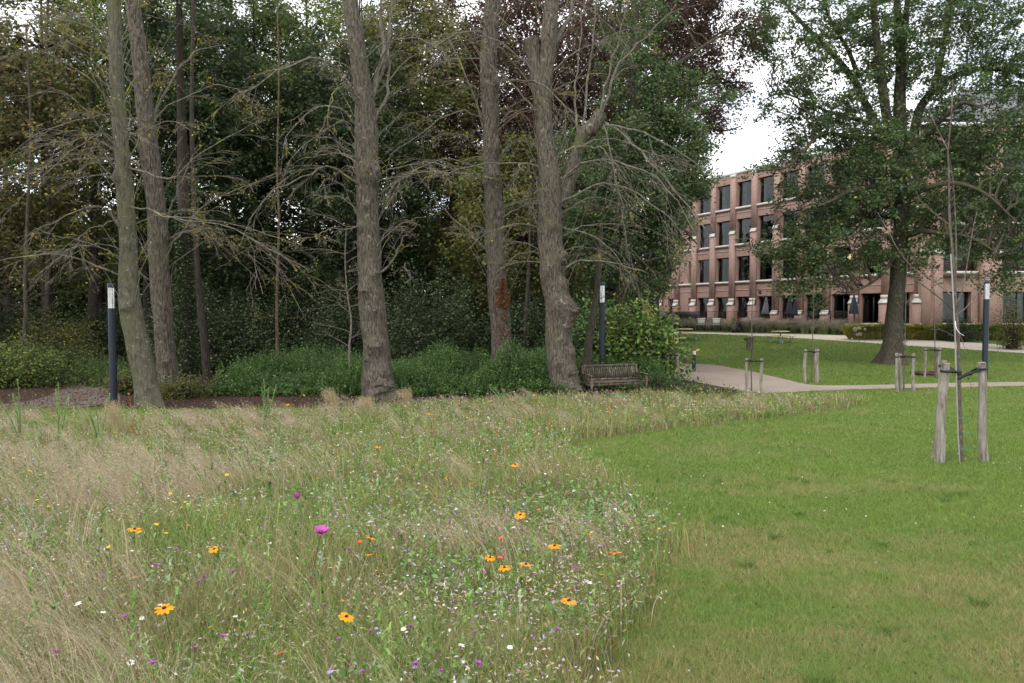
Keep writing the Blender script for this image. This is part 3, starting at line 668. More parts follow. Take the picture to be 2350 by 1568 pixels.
    for f in (.2, .35, .5, .65, .8):
        k = R.random(n) < .62; pp = (P * (1 - f) + tip * f - lean * f * (1 - f) * .6)[k]; s_ = sc[k]
        pp = pp + R.normal(0, .016, pp.shape); cc = tints(len(pp), LITE + [(.30, .36, .24), (.24, .31, .20)], [3, 3, 2, 2, 1, .8, .5, .9, .9], .25)
        V, q, C = rhombs(pp, R.uniform(.022, .065, len(pp)) * s_ ** .5, .25, cc); acc.add(V, [q], C)
    # seed pods: pale lilac brown spindles and round brown heads, in drifts
    rt = np.clip((x + .12 * y) / (.3 * y), 0, 1); k = R.random(n) < .12 + .5 * np.clip((gsel - .5 + .25 * rt) * 2.5, 0, 1); m = 2; tp = np.repeat(tip[k], m, 0); s_ = np.repeat(sc[k], m); tp = tp + R.normal(0, .018, tp.shape)
    cc = tints(len(tp), [(.58, .50, .43), (.38, .27, .18), (.74, .67, .60), (.17, .10, .06), (.52, .46, .24), (.55, .38, .46), (.70, .42, .08)], [3, 2.4, 1.8, 2, 2, .7, .25], .25)
    V, q, C = rhombs(tp, R.uniform(.013, .036, len(tp)) * s_ ** .5, .32, cc); acc.add(V, [q], C)
    # arching dry pod stalks in the foreground
    x, y = meadow_pts(1900, 2.6, 14, .9); T = len(x); P = np.stack([x, y, g(y)], 1); a = R.uniform(0, 6.28, T); h = R.uniform(.28, .50, T); lean = np.stack([np.cos(a), np.sin(a), 0 * a], 1) * R.uniform(.15, .45, T)[:, None]
    V, Q, C, tip = ribbons(P, h, .006, lean, tints(T, [(.48, .41, .33)], [1], .15), n=7, drop=.5); acc.add(V, [Q], C)
    for f in np.linspace(.45, 1, 7):
        c = P + lean * f ** 2.2 + np.array([0, 0, 1.]) * (h * (f - .5 * f ** 3))[:, None] + R.normal(0, .008, P.shape)
        V, q, C = rhombs(c, R.uniform(.022, .042, T), .28, tints(T, [(.58, .51, .47), (.48, .40, .33)], [1, 1], .15)); acc.add(V, [q], C)
    # 4 clumps of broad leaves (mallow, dock, plantain) and of fresh green grass
    x, y = meadow_pts(60000, pw=.95); k = vnoise(x + 17, y + 61, .75) > .64; x, y = x[k], y[k]; n = len(x); sc = np.clip(y / 5, .6, 5)
    P = np.stack([x, y, g(y) + R.uniform(.05, .28, n)], 1)
    V, q, C = rhombs(P, R.uniform(.035, .075, n) * sc ** .3, .55, tints(n, [(.09, .19, .05), (.15, .26, .07), (.22, .32, .12), (.30, .36, .24)], [3, 3, 1.5, .8], .2), up=1.2); acc.add(V, [q], C)
    x, y = meadow_pts(4200, pw=.8); k = vnoise(x + 57, y + 21, 1.2) > .46; x, y = x[k], y[k]; T = len(x); idx = np.repeat(np.arange(T), 34); n = len(idx); a = R.uniform(0, 6.28, n); sc = np.clip(y[idx] / 5, .6, 5)
    P = np.stack([x[idx] + R.normal(0, .03, n), y[idx] + R.normal(0, .03, n), g(y[idx])], 1); h = R.uniform(.18, .42, T)[idx] * R.uniform(.5, 1, n); lean = np.stack([np.cos(a), np.sin(a), 0 * a], 1) * (h * R.uniform(.15, .8, n))[:, None]
    V, Q, C, tip = ribbons(P, h, .0075 * sc ** .6, lean, tints(T, [(.17, .28, .06), (.13, .23, .05), (.28, .33, .10), (.32, .27, .10)], [3, 3, 2, 1], .15)[idx] * R.uniform(.8, 1.2, (n, 1)), n=6, drop=.35); acc.add(V, [Q], C)
    x, y = meadow_pts(1500, 3, 20, .85); T = len(x); m = 26; idx = np.repeat(np.arange(T), m); n = T * m; H_ = R.uniform(.25, .55, T); f = R.random(n); w_ = R.normal(0, .10, (T, 2)); sc = np.clip(y[idx] / 6, .7, 3)
    c = np.stack([x[idx] + w_[idx, 0] * f, y[idx] + w_[idx, 1] * f, g(y[idx]) + H_[idx] * f], 1); a = R.uniform(0, 6.28, n); ln = .085 * (1.15 - .75 * f) * R.uniform(.7, 1.2, n); hue = tints(T, [(.17, .30, .07), (.26, .38, .12), (.34, .44, .26), (.12, .22, .05)], [3, 2, 1, 2], .2)
    V, Q, C, _ = ribbons(c, .05 + 0 * f, .016 * sc ** .5, np.stack([np.cos(a), np.sin(a), 0 * a], 1) * ln[:, None], hue[idx] * R.uniform(.8, 1.2, (n, 1)), n=4, drop=.6); acc.add(V, [Q], C)
    # 5 tiny lilac, white and pink florets too many to count
    x, y = meadow_pts(10500, pw=.95); k = (vnoise(x + 71, y + 3, 1.3) + .3 * (x > -.14 * y) > .68); x, y = x[k], y[k]; n = len(x); sc = np.clip(y / 5, .6, 5)
    P = np.stack([x, y, g(y) + R.uniform(.2, .42, n)], 1)
    V, q, C = rhombs(P, R.uniform(.012, .026, n) * sc ** .55, .7, tints(n, [(.52, .40, .72), (.74, .70, .76), (.55, .16, .50), (.85, .45, .05)], [2, 1.4, 1.6, .25], .15), up=1); acc.add(V, [q], C)
    o = acc.build('meadow_grass', M['blade'], usecol=True)
    tag(o, 'tall wild meadow of straw coloured grasses, herbs and seed heads', 'meadow', kind='stuff')
meadow()

# ------------------------------------------------------------------ trees
def trunk_mesh(acc, path, rad, sides=36, rings=150, burls=(), rough=.06, seed=0, flare=.35, mi=0, root_lobes=5, z0=None):
    p = smooth_path(np.column_stack([path, rad]), rings); P = p[:, :3]; r = p[:, 3].copy()
    z = P[:, 2] - P[0, 2]
    V, Q = tubes(P[None], r[None], sides); V = V.reshape(rings, sides, 3)
    cen = P[:, None, :]; dirv = V - cen; ln = np.linalg.norm(dirv, axis=2, keepdims=True) + 1e-9; dirn = dirv / ln
    off = np.zeros((rings, sides)); ang = np.arctan2(dirn[..., 1], dirn[..., 0])
    off += flare * r[:, None] * np.exp(-z / .45)[:, None] * (.7 + .5 * np.cos(root_lobes * ang + seed))
    for i in range(rings):
        for j in range(sides):
            v = V[i, j]
            off[i, j] += r[i] * (rough * 2.2 * mnoise.noise((v[0] * 1.6 + seed, v[1] * 1.6, v[2] * .9)) + rough * mnoise.noise((v[0] * 6 + seed, v[1] * 6, v[2] * 1.8)) + rough * .5 * mnoise.noise((v[0] * 16, v[1] * 16 + seed, v[2] * 5)))
    for (zb, ab, sz, am) in burls:
        da = np.angle(np.exp(1j * (ang - ab))); dist2 = ((z[:, None] - zb) / sz) ** 2 + (da * r[:, None] / sz) ** 2
        k = np.exp(-dist2 * 1.1); nz = np.array([[mnoise.noise((V[i, j][0] * 11, V[i, j][1] * 11 + seed, V[i, j][2] * 11)) for j in range(sides)] if abs(z[i] - zb) < sz * 2 else [0] * sides for i in range(rings)])
        off += 1.15 * am * k * (1 + .8 * nz)
    V = cen + dirn * (ln + off[..., None])
    acc.add(V.reshape(-1, 3), [Q], None, mi)
    c = P[-1]; acc.add(np.vstack([V[-1], [c]]), [[(j, (j + 1) % sides, sides) for j in range(sides)]], None, mi)

def arch(start, dirs, length, n=9, droop=.25, wob=.12, lift=0.):
    """batch of curved branches: start (T,3), dirs (T,3) unit, length (T,)"""
    T = len(start); s = np.linspace(0, 1, n)[None, :, None]; L_ = length[:, None, None]
    side = np.cross(dirs, [0, 0, 1.]); side /= np.linalg.norm(side, axis=1, keepdims=True) + 1e-9
    P = start[:, None, :] + dirs[:, None, :] * s * L_
    P[:, :, 2] += ((lift * s - (droop * R.uniform(.5, 1.5, T))[:, None, None] * s ** 2) * L_)[:, :, 0]
    w1 = R.normal(0, wob, T)[:, None]; ph = R.uniform(0, 6.28, T)[:, None]; ss = s[0, :, 0][None]
    P += side[:, None, :] * (w1 * ss ** 1.5 * length[:, None] + .035 * length[:, None] * np.sin(ss * 9 + ph) * ss)[:, :, None]
    P[:, :, 2] += .02 * length[:, None] * np.sin(ss * 11 + ph * 2) * ss
    kink = R.normal(0, .005, P.shape) * L_; kink[:, 0] = 0; P += kink
    return P
def side_shoots(P, Rd, per, lo, hi, lenf, spread=.8, n=6, droop=.15, rf=.5, up=.1, wob=.15):
    """children along every branch in P"""
    T, m, _ = P.shape; N = T * per; ti = np.repeat(np.arange(T), per); f = R.uniform(lo, hi, N) * (m - 1); i0 = np.minimum(f.astype(int), m - 2); fr = (f - i0)[:, None]
    st = P[ti, i0] * (1 - fr) + P[ti, i0 + 1] * fr; par = P[ti, i0 + 1] - P[ti, i0]; par /= np.linalg.norm(par, axis=1, keepdims=True) + 1e-9
    plen = np.linalg.norm(P[:, -1] - P[:, 0], axis=1)[ti]; q = rnd_unit(N); q[:, 2] *= .6
    d = par + q * spread; d[:, 2] += up; d /= np.linalg.norm(d, axis=1, keepdims=True)
    ln = plen * lenf * R.uniform(.5, 1.2, N) * (1.1 - .6 * f / (m - 1))
    C = arch(st, d, ln, n, droop, wob); r0 = (Rd[ti, i0] * (1 - fr[:, 0]) + Rd[ti, i0 + 1] * fr[:, 0]) * rf
    return C, r0[:, None] * np.linspace(1, .3, n)[None]

# ---- the five bare limes of the row
def lime(pts, D, label, burls, seed, branches, leaves=60, mossy=False, extra=None, hue=0, nb=34, zlo=2.6):
    P = []; rr = []
    for (ux, uy, wu) in pts:
        p = WU(ux, uy, D); P.append(p); rr.append(.86 * wu * U / 2 * D / F)
    P = np.array(P); base = P[0].copy(); base[2] = float(g(D)) - .15; P[0] = base
    P[:, 1] += np.linspace(0, .5, len(P)) * (1 if seed % 2 else -1)
    t = empty('lime_tree', tuple(np.array([base[0], base[1], float(g(D))]))); O = np.array(t.location)
    tag(t, label, 'tree', 'tall bare limes at the edge of the wood')
    bark = M['bark_green'] if mossy else M['bark']
    a = Acc(); trunk_mesh(a, P - O, rr, burls=burls, seed=seed, sides=40, rings=190, rough=.055)
    for (ep, er, kn) in (extra or []):
        q = np.array([WU(x, y, D + dd) for (x, y, dd) in ep]) - O; q[:, 1] += P[int(np.abs(P[:, 2] - O[2] - q[0, 2]).argmin()), 1] - D; trunk_mesh(a, q, er, sides=20, rings=50, rough=.10, seed=seed + 3, flare=0, burls=kn)
    a.build('trunk', bark, t, smooth=True)
    # long arching, drooping branches springing from the old pollard scars
    path = smooth_path(np.column_stack([P, rr]), 200); zz = path[:, 2]
    n1 = nb; zs = R.uniform(zlo, zz[-1], n1) if n1 else np.zeros(0); idx = np.searchsorted(zz, zs).clip(0, 199)
    ang = R.uniform(0, 2 * math.pi, n1); hd = np.stack([np.cos(ang), np.sin(ang), 0 * ang], 1); st = path[idx, :3] + hd * path[idx, 3:4] * .8
    dr = hd + np.array([0, 0, 1]) * R.uniform(.1, 1.3, n1)[:, None]; dr /= np.linalg.norm(dr, axis=1, keepdims=True)
    ln = R.uniform(1.6, 4.6, n1); P1 = arch(st, dr, ln, 14, .42, .12)
    R1 = (.008 + .0045 * ln)[:, None] * np.linspace(1, .18, 14)[None] ** .8
    if branches:      # branches the picture shows one by one: (start, mids..., end) in picture px with depth offsets
        E = []; Er = []
        for bp, br in branches:
            q = np.array([WU(x, y, D + dd) for (x, y, dd) in bp]); i_ = int(np.abs(path[:, 2] - q[0, 2]).argmin()); sh = path[i_, 1] - D; q[:, 1] += sh; q0 = path[i_, :3].copy(); q = np.vstack([[q0 + (q[0] - q0) * .3], q[1:]]) if np.linalg.norm((q[0] - q0)[:2]) < .7 else q; q = smooth_path(q, 14); q[1:] += R.normal(0, .03, q[1:].shape); E.append(q); Er.append(.8 * br * np.linspace(1, .2, 14) ** .9)
        P1 = np.concatenate([P1, np.array(E)]); R1 = np.concatenate([R1, np.array(Er)])
    b = Acc(); V, Q = tubes(P1 - O, R1, 7); b.add(V, [Q])
    P2, R2 = side_shoots(P1, R1, 7, .2, .98, .45, .7, 9, .32, .30)
    V, Q = tubes(P2 - O, np.maximum(R2, .005), 4); b.add(V, [Q])
    b.build('branches', M['branch'], t, smooth=True)
    P3, R3 = side_shoots(P2, R2, 5, .15, .98, .5, .75, 6, .25, .55)
    c = Acc(); V, Q = tubes(P3 - O, np.maximum(R3, .0032), 3); c.add(V, [Q])
    P4, R4 = side_shoots(P3[R.random(len(P3)) < .5], R3[:1].repeat((1), 0) if False else np.full((1, 6), .004).repeat(len(P3), 0), 3, .2, .95, .5, .8, 4, .2, .7) if False else side_shoots(P3, R3, 2, .2, .95, .5, .8, 4, .2, .7)
    V, Q = tubes(P4 - O, np.maximum(R4, .0026), 3); c.add(V, [Q])
    # upright thin shoots round the scars
    nS = 50; zs = R.uniform(zlo - .6, zz[-1], nS); idx = np.searchsorted(zz, zs).clip(0, 199); ang = R.uniform(0, 6.28, nS); hd = np.stack([np.cos(ang), np.sin(ang), 0 * ang], 1)
    dr = hd * .5 + np.array([0, 0, 1]); dr /= np.linalg.norm(dr, axis=1, keepdims=True); P5 = arch(path[idx, :3] + hd * path[idx, 3:4] * .9, dr, R.uniform(.6, 2.2, nS), 7, .1, .1)
    R5 = np.full((nS, 7), .009) * np.linspace(1, .4, 7); V, Q = tubes(P5 - O, R5, 4); c.add(V, [Q])
    c.build('twigs', M['twig'], t)
    if leaves:
        ends = P4[:, -1]; e = ends[R.random(len(ends)) < leaves / 100.]
        e = e[e[:, 2] < 12]; e = np.repeat(e, 2, 0) + R.normal(0, .07, (len(e) * 2, 3))
        V, q, C = rhombs(e - O, R.uniform(.05, .095, len(e)), .85, tints(len(e), [(.20, .19, .035), (.32, .25, .04), (.12, .15, .03), (.22, .12, .04)], [3, 2, 2, 1], .25))
        l = Acc(); l.add(V, [q], C); l.build('leaves', M['leaf'], t, usecol=True)
    return t
A = math.pi
lime([(350, 950, 66), (338, 900, 62), (318, 820, 58), (296, 720, 56), (286, 650, 50), (284, 560, 44), (272, 400, 42), (262, 300, 38), (250, 150, 36), (244, 0, 32), (240, -180, 26)], 21.6,
     'leaning lime with greenish bark beside the left lamp post', [(2.9, -1.6, .16, .10), (4.6, -1.2, .12, .06), (6.5, -2.6, .14, .08)], 1,
     [([(278, 545, 0), (240, 490, -.4), (205, 470, -.8), (120, 500, -1.4), (40, 560, -2.)], .035), ([(280, 440, 0), (230, 400, -.5), (150, 405, -1.2), (60, 400, -2)], .03), ([(284, 470, 0), (330, 480, -.6), (400, 500, -1.4), (520, 520, -2.4), (640, 580, -3)], .03),
      ([(284, 380, 0), (380, 400, -.6), (470, 330, -1.6), (600, 265, -2.4)], .04), ([(268, 330, 0), (210, 300, -.5), (100, 380, -1.5), (10, 470, -2)], .03), ([(286, 600, 0), (240, 560, -.6), (150, 570, -1.5), (60, 640, -2.)], .028), ([(270, 280, 0), (200, 180, -1), (80, 110, -2), (-40, 90, -2.6)], .035), ([(282, 500, -.1), (200, 520, -.8), (160, 560, -1.2), (140, 620, -1.6)], .022)], leaves=16, mossy=True, nb=24, zlo=3.4)
lime([(392, 905, 60), (386, 850, 52), (378, 740, 50), (372, 640, 50), (368, 500, 48), (352, 350, 46), (342, 240, 42), (332, 120, 38), (318, 0, 36), (312, -160, 30)], 25.4,
     'straight brown lime second from the left, right of the leaning one', [(1.2, -1.3, .14, .08), (2.2, -1.9, .12, .06), (5.2, -.3, .2, .1), (8, -2.5, .2, .1)], 2,
     [([(388, 590, 0), (420, 540, .4), (480, 470, .8), (640, 400, 1.6)], .06), ([(384, 580, 0), (400, 480, .5), (430, 400, 1), (470, 330, 1.5)], .05), ([(362, 300, 0), (400, 200, .6), (450, 130, 1.2), (520, 110, 1.5)], .06), ([(380, 500, -.1), (450, 505, -.6), (560, 520, -1), (680, 560, -1.5)], .03)], leaves=55, nb=22)
lime([(880, 930, 84), (868, 890, 78), (862, 800, 70), (852, 700, 68), (846, 600, 62), (840, 480, 56), (838, 380, 60), (836, 300, 62), (828, 200, 48), (812, 90, 44), (798, 0, 38), (790, -160, 34)], 23.6,
     'stout lime in the middle of the picture, grey trunk covered in burls', [(.5, -1.0, .30, .16), (1.0, -.9, .22, .12), (1.75, -1.6, .26, .14), (2.2, -2.1, .16, .07), (3.4, -1.9, .18, .10), (5.9, -1.6, .12, .10), (4.8, -2.4, .10, .08), (6.9, -.9, .3, .16), (1.35, -2.2, .15, .10), (2.75, -1.3, .14, .09), (.8, -2.0, .16, .08), (3.9, -1.0, .15, .12), (5.3, -2.0, .16, .1)], 3,
     [([(852, 250, .1), (870, 120, .2), (868, 0, .3), (866, -120, .3)], .10), ([(848, 240, .1), (880, 130, .4), (890, 30, .6), (905, -80, .8)], .08), ([(866, 300, .1), (885, 200, .3), (888, 100, .3), (900, -50, .4)], .07), ([(866, 640, 0), (900, 590, -.3), (930, 540, -.6), (960, 500, -1)], .05),
      ([(820, 380, -.2), (780, 330, -.8), (720, 310, -1.3), (650, 370, -2)], .04), ([(826, 300, -.2), (770, 240, -.8), (700, 250, -1.2), (640, 330, -1.8)], .045), ([(822, 520, -.3), (760, 525, -.8), (690, 550, -1.2)], .03), ([(815, 250, -.2), (740, 130, -1), (640, 150, -2), (520, 230, -3)], .05),
      ([(820, 430, -.2), (760, 380, -.8), (700, 400, -1.4), (600, 450, -2.4), (540, 560, -3)], .04), ([(846, 420, -.2), (880, 410, -.6), (930, 400, -1), (1000, 380, -1.6)], .035), ([(836, 215, -.3), (800, 100, -.8), (760, 90, -1.2), (730, 160, -1.5)], .035), ([(830, 225, -.3), (780, 190, -1), (750, 230, -1.4), (740, 300, -1.6)], .03), ([(930, 600, -.6), (925, 612, -.7), (935, 625, -.8), (940, 638, -.8)], .02)], leaves=8, nb=24, zlo=3.2)
lime([(1160, 900, 60), (1152, 840, 54), (1150, 740, 54), (1140, 640, 54), (1136, 520, 50), (1130, 400, 44), (1126, 270, 44), (1122, 150, 46), (1128, 60, 40), (1134, 0, 40), (1136, -150, 34)], 26.2,
     'lime with a patch of orange brown ivy leaves on its trunk, right of the middle', [(.8, -.8, .26, .12), (1.4, -1.2, .18, .08), (4.4, -1.1, .2, .08), (7.2, -1.5, .26, .14), (8.2, -.7, .24, .12), (10.2, -.5, .2, .12)], 4,
     [([(1120, 590, 0), (1080, 540, -.3), (1010, 470, -.8), (950, 380, -1.2)], .055), ([(1118, 330, .0), (1070, 180, -.4), (1020, 70, -.8), (1060, 60, -1.4)], .05), ([(1150, 640, 0), (1170, 600, -.2), (1210, 580, -.4), (1260, 590, -.6)], .05), ([(1140, 400, 0), (1170, 340, -.5), (1240, 320, -1)], .035),
      ([(1128, 290, 0), (1060, 260, -.8), (980, 300, -1.6), (900, 360, -2.4)], .035), ([(1150, 510, 0), (1190, 480, -.6), (1230, 470, -1), (1290, 500, -1.5)], .03), ([(1120, 280, 0), (1100, 220, -.4), (1060, 190, -.7), (1000, 210, -1.2)], .03)], leaves=12, nb=22, zlo=3.6)
lime([(1300, 935, 84), (1294, 880, 76), (1284, 790, 70), (1280, 700, 68), (1266, 620, 64), (1262, 520, 62), (1262, 430, 60), (1254, 320, 50), (1246, 220, 48), (1254, 120, 50), (1262, 60, 44), (1268, -20, 38), (1270, -160, 32)], 24.2,
     'forked lime with thick burls next to the wooden bench', [(.45, -1.4, .24, .14), (.9, -1.1, .22, .14), (1.5, -.7, .2, .12), (2.75, -.5, .34, .20), (2.95, -1.6, .3, .10), (4.4, -.4, .30, .16), (4.0, -2., .2, .08), (3.6, -.7, .2, .12), (1.2, -1.7, .15, .09), (1.9, -1.2, .14, .08), (2.3, -.9, .16, .12), (.3, -.8, .2, .14), (5.4, -1.4, .16, .08)], 5,
     [([(1275, 120, .1), (1300, 40, .3), (1330, -40, .5), (1380, -120, .8)], .10), ([(1265, 100, .1), (1262, 20, .2), (1256, -60, .3), (1250, -160, .4)], .09), ([(1382, 258, 0), (1420, 150, .2), (1480, 80, .3), (1560, 0, .4)], .06), ([(1380, 255, 0), (1400, 160, -.2), (1430, 60, -.4), (1450, -60, -.6)], .05), ([(1340, 300, 0), (1350, 200, .2), (1365, 80, .3), (1370, -60, .4)], .055), ([(1330, 300, 0), (1322, 200, .2), (1335, 80, .3), (1345, -60, .4)], .05),
      ([(1384, 270, 0), (1440, 310, -.5), (1500, 370, -1), (1560, 440, -1.6), (1620, 520, -2.2)], .05), ([(1375, 275, 0), (1450, 290, -.6), (1540, 330, -1.2), (1640, 400, -1.8)], .045), ([(1290, 640, 0), (1320, 600, -.4), (1400, 600, -.8), (1490, 625, -1.2)], .05), ([(1300, 470, 0), (1350, 430, -.5), (1420, 420, -.9), (1520, 480, -1.5), (1590, 560, -2)], .045),
      ([(1290, 420, 0), (1340, 370, -.4), (1430, 370, -1), (1530, 420, -1.8), (1600, 540, -2.4)], .045), ([(1384, 262, 0), (1400, 330, -.4), (1420, 420, -.7), (1440, 520, -.9), (1450, 600, -1)], .03), ([(1260, 200, 0), (1180, 110, -.6), (1080, 60, -1.2), (980, 100, -2)], .055), ([(1310, 340, 0), (1350, 330, -.5), (1400, 350, -1), (1470, 460, -1.5)], .035),
      ([(1310, 520, 0), (1360, 540, -.4), (1430, 600, -.7), (1480, 700, -1)], .03), ([(1255, 560, -.1), (1235, 520, -.3), (1225, 470, -.5), (1232, 420, -.7)], .03)], leaves=8, nb=24, zlo=3.4,
     extra=[([(1282, 470, .1), (1310, 400, .1), (1330, 330, .05), (1352, 290, 0), (1384, 256, 0)], [.25, .22, .18, .155, .18], [(2.4, 0, .26, .14), (2.2, 2.5, .2, .12)]), ([(1252, 330, 0), (1236, 200, -.1), (1224, 120, -.1), (1214, 84, -.1)], [.22, .2, .19, .22], [(3.2, 0, .3, .12)])])
# orange dead ivy on the fourth trunk
pp = []
for _ in range(420):
    t_ = R.random(); ux = 1146 + 24 * t_ ** .6 * math.cos(R.uniform(-1, 1)) * R.uniform(-.9, .9) + 8; uy = 640 + t_ * 150 * (1 if R.random() < .35 else .42); q = WU(ux, uy, 26.2)
    dx = (ux - 1142) * U * 26.2 / F; pp.append([q[0], 26.2 - math.sqrt(max(.0, .42 ** 2 - min(abs(dx), .41) ** 2)) - R.uniform(.14, .30), q[2]])
pp = np.array(pp); V, q, C = rhombs(pp, R.uniform(.06, .11, len(pp)), .8, tints(len(pp), [(.26, .105, .045), (.18, .07, .03), (.34, .15, .06)], [2, 2, 1], .2)); a = Acc(); a.add(V, [q], C)
o = a.build('ivy', M['leaf'], usecol=True); tag(o, 'patch of orange brown dead ivy leaves on the trunk right of the middle', 'ivy')

# ---- leafy trees
PAL = dict(green=([(.07, .105, .034), (.095, .14, .042), (.14, .18, .05), (.045, .072, .025)], [3, 3, 1.4, 2]),
           bright=([(.13, .18, .042), (.18, .23, .055), (.085, .13, .036), (.27, .25, .06)], [3, 2, 2, .9]),
           dark=([(.036, .058, .024), (.056, .082, .032), (.08, .105, .04)], [3, 3, 1]),
           yellow=([(.125, .14, .04), (.185, .18, .05), (.08, .11, .033), (.29, .22, .06)], [3, 2, 3, .8]),
           copper=([(.09, .047, .038), (.12, .062, .048), (.065, .038, .03), (.17, .09, .055), (.085, .095, .038)], [3, 2, 3, 1, 1.2]),
           brown=([(.17, .135, .06), (.12, .12, .048), (.23, .165, .075), (.08, .085, .035)], [2, 3, 1, 2]),
           oak=([(.085, .135, .058), (.12, .18, .07), (.16, .22, .08), (.06, .095, .04), (.40, .34, .09)], [3, 3, 1.4, 1.6, .12]))
def grow(name, label, group, base, limbs, anchors, pal, leafmat, nleaf, lsize, cl, barkmat, trunk=None, cat='tree', tw=.012, asp=.62, trunkrough=.06, burls=(), flare=.3, twn=7):
    """limbs: list of (points, radii); anchors (N,3): leaf cluster centres hung on twigs from the nearest limb"""
    t = empty(name, tuple(base)); tag(t, label, cat, group); O = np.array(base, float)
    a = Acc()
    if trunk is not None: trunk_mesh(a, np.array(trunk[0]) - O, trunk[1], sides=28, rings=90, rough=trunkrough, seed=len(label), burls=burls, flare=flare)
    S = []; SR = []
    for pts, rad in limbs:
        q = smooth_path(np.column_stack([pts, rad]), 24); S.append(q[3:, :3]); SR.append(q[3:, 3]); a.tube(q[:, :3] - O, q[:, 3], 9, cap=False)
    S = np.concatenate(S); SR = np.concatenate(SR)
    n = len(anchors)
    def near(A_, S_):
        d = ((A_[:, None, :] - S_[None]) ** 2); d[..., 2] *= 1 + 1.2 * (A_[:, None, 2] < S_[None, :, 2]); return (d.sum(-1) * R.uniform(.75, 1.25, (len(A_), len(S_)))).argmin(1)
    def conn(st, en, m, bow, kink):
        s = np.linspace(0, 1, m)[None, :, None]; P = st[:, None] * (1 - s) + en[:, None] * s; ln = np.linalg.norm(en - st, axis=1)
        P[:, :, 2] += (ln[:, None] * bow * np.sin(s[0, :, 0] * math.pi)[None]); kk = R.normal(0, kink, P.shape) * ln[:, None, None]; kk[:, 0] = 0; kk[:, -1] = 0; return P + kk, ln
    hubs = anchors[R.random(n) < 1 / 9.]; jh = near(hubs, S); H1, lh = conn(S[jh], hubs, 9, .14, .04)
    rh = np.minimum(SR[jh] * .75, .012 + .012 * lh)[:, None] * np.linspace(1, .35, 9)[None]; V, Q = tubes(H1 - O, rh, 6); a.add(V, [Q])
    S = np.concatenate([S[::2], H1[:, 3:].reshape(-1, 3)]); SR = np.concatenate([SR[::2], rh[:, 3:].reshape(-1)])
    j = near(anchors, S); m = 6; P, ln = conn(S[j], anchors, m, .1, .05)
    r0 = np.minimum(SR[j] * .7, tw * (.5 + .45 * ln)); Rd = r0[:, None] * np.linspace(1, .3, m)[None]
    V, Q = tubes(P - O, Rd, 4); a.add(V, [Q]); a.build('trunk', barkmat, t, smooth=True)
    # leaf clusters stretched along the twig ends
    k = R.integers(0, n, nleaf); f = 1 - R.random(nleaf) ** 1.6 * .5
    fi = f * (m - 1); i0 = np.minimum(fi.astype(int), m - 2); fr = (fi - i0)[:, None]
    c = P[k, i0] * (1 - fr) + P[k, i0 + 1] * fr + R.normal(0, 1, (nleaf, 3)) * np.array([cl, cl, cl * .6]) * (.6 + .8 * R.random(n))[k][:, None]
    tn = tints(nleaf, *pal, .22); bright = (.8 + .4 * R.random(n))[k][:, None]
    V, q, C = rhombs(c - O, R.uniform(.75, 1.3, nleaf) * lsize, asp, tn * bright)
    l = Acc(); l.add(V, [q], C); l.build('crown', leafmat, t, usecol=True)
    return t

# great oak on the lawn
OD = 38.5
R8 = lambda x, y, dd=0: WS(2600 + x / 1.6507, y / 1.6507, OD + dd)
tp = [WU(2046, 838, OD), WU(2050, 790, OD), WU(2054, 720, OD), WU(2062, 620, OD), WU(2068, 520, OD), WU(2068, 440, OD), WU(2060, 370, OD)]
tp[0] = np.array([tp[0][0], OD, float(g(OD)) - .2])
tr = [.60, .47, .40, .355, .33, .32, .31]
top = R8(1510, 850)
limbs = []
def L8(pts, r0, r1): q = [R8(*p) if len(p) == 3 else R8(p[0], p[1]) for p in pts]; limbs.append((q, np.linspace(r0, r1, len(q))))
L8([(1480, 930), (1390, 850, .3), (1300, 690, .8), (1210, 510, 1.2), (1060, 330, 1.6), (930, 200, 2), (800, 60, 2.3), (720, -60, 2.5)], .24, .06)
L8([(1490, 930), (1440, 830, -.3), (1400, 560, -.8), (1380, 400, -1), (1350, 150, -1.2), (1335, -60, -1.4), (1320, -300, -1.5)], .27, .10)
L8([(1500, 930), (1510, 830), (1510, 600, .2), (1520, 400, .3), (1500, 150, .5), (1490, -60, .6), (1480, -350, .6)], .36, .12)
L8([(1520, 350, .3), (1545, 180, 0), (1560, 0, -.4), (1590, -250, -.8)], .20, .08)
L8([(1510, 950), (1590, 890, .4), (1640, 700, .8), (1730, 560, 1.1), (1790, 300, 1.4), (1840, 0, 1.7), (1880, -250, 2)], .28, .08)
L8([(1540, 980), (1640, 905, -.6), (1740, 800, -1.3), (1850, 710, -2), (1930, 660, -2.6), (2050, 700, -3.2)], .20, .05)
L8([(1730, 600, 1.1), (1860, 490, 1), (2000, 450, .8), (2200, 455, .5), (2330, 500, .3), (2500, 560, 0)], .16, .04)
L8([(1210, 510, 1.2), (1270, 470, .9), (1370, 380, .4)], .10, .05)
L8([(1240, 490, 1.1), (1180, 330, 1.0), (1060, 120, 1.0), (1000, -60, 1)], .13, .05)
L8([(1500, 1240, -.3), (1380, 1200, -1.2), (1200, 1230, -2.2), (1080, 1290, -3), (980, 1330, -3.6)], .15, .04)
L8([(1390, 900, .2), (1200, 880, -.6), (1000, 870, -1.3), (870, 1000, -1.9), (780, 1080, -2.2), (600, 1100, -2.4)], .13, .03)
L8([(1520, 1540, -.3), (1640, 1490, -1.2), (1800, 1510, -2), (1960, 1530, -2.6), (2150, 1640, -3)], .15, .04)
L8([(1510, 1300, -.3), (1640, 1230, -1.8), (1850, 1180, -3), (2060, 1250, -3.6), (2260, 1430, -4)], .18, .04)
L8([(1480, 1400, .3), (1320, 1400, 1.5), (1150, 1480, 2.6), (1000, 1620, 3.2)], .13, .04)
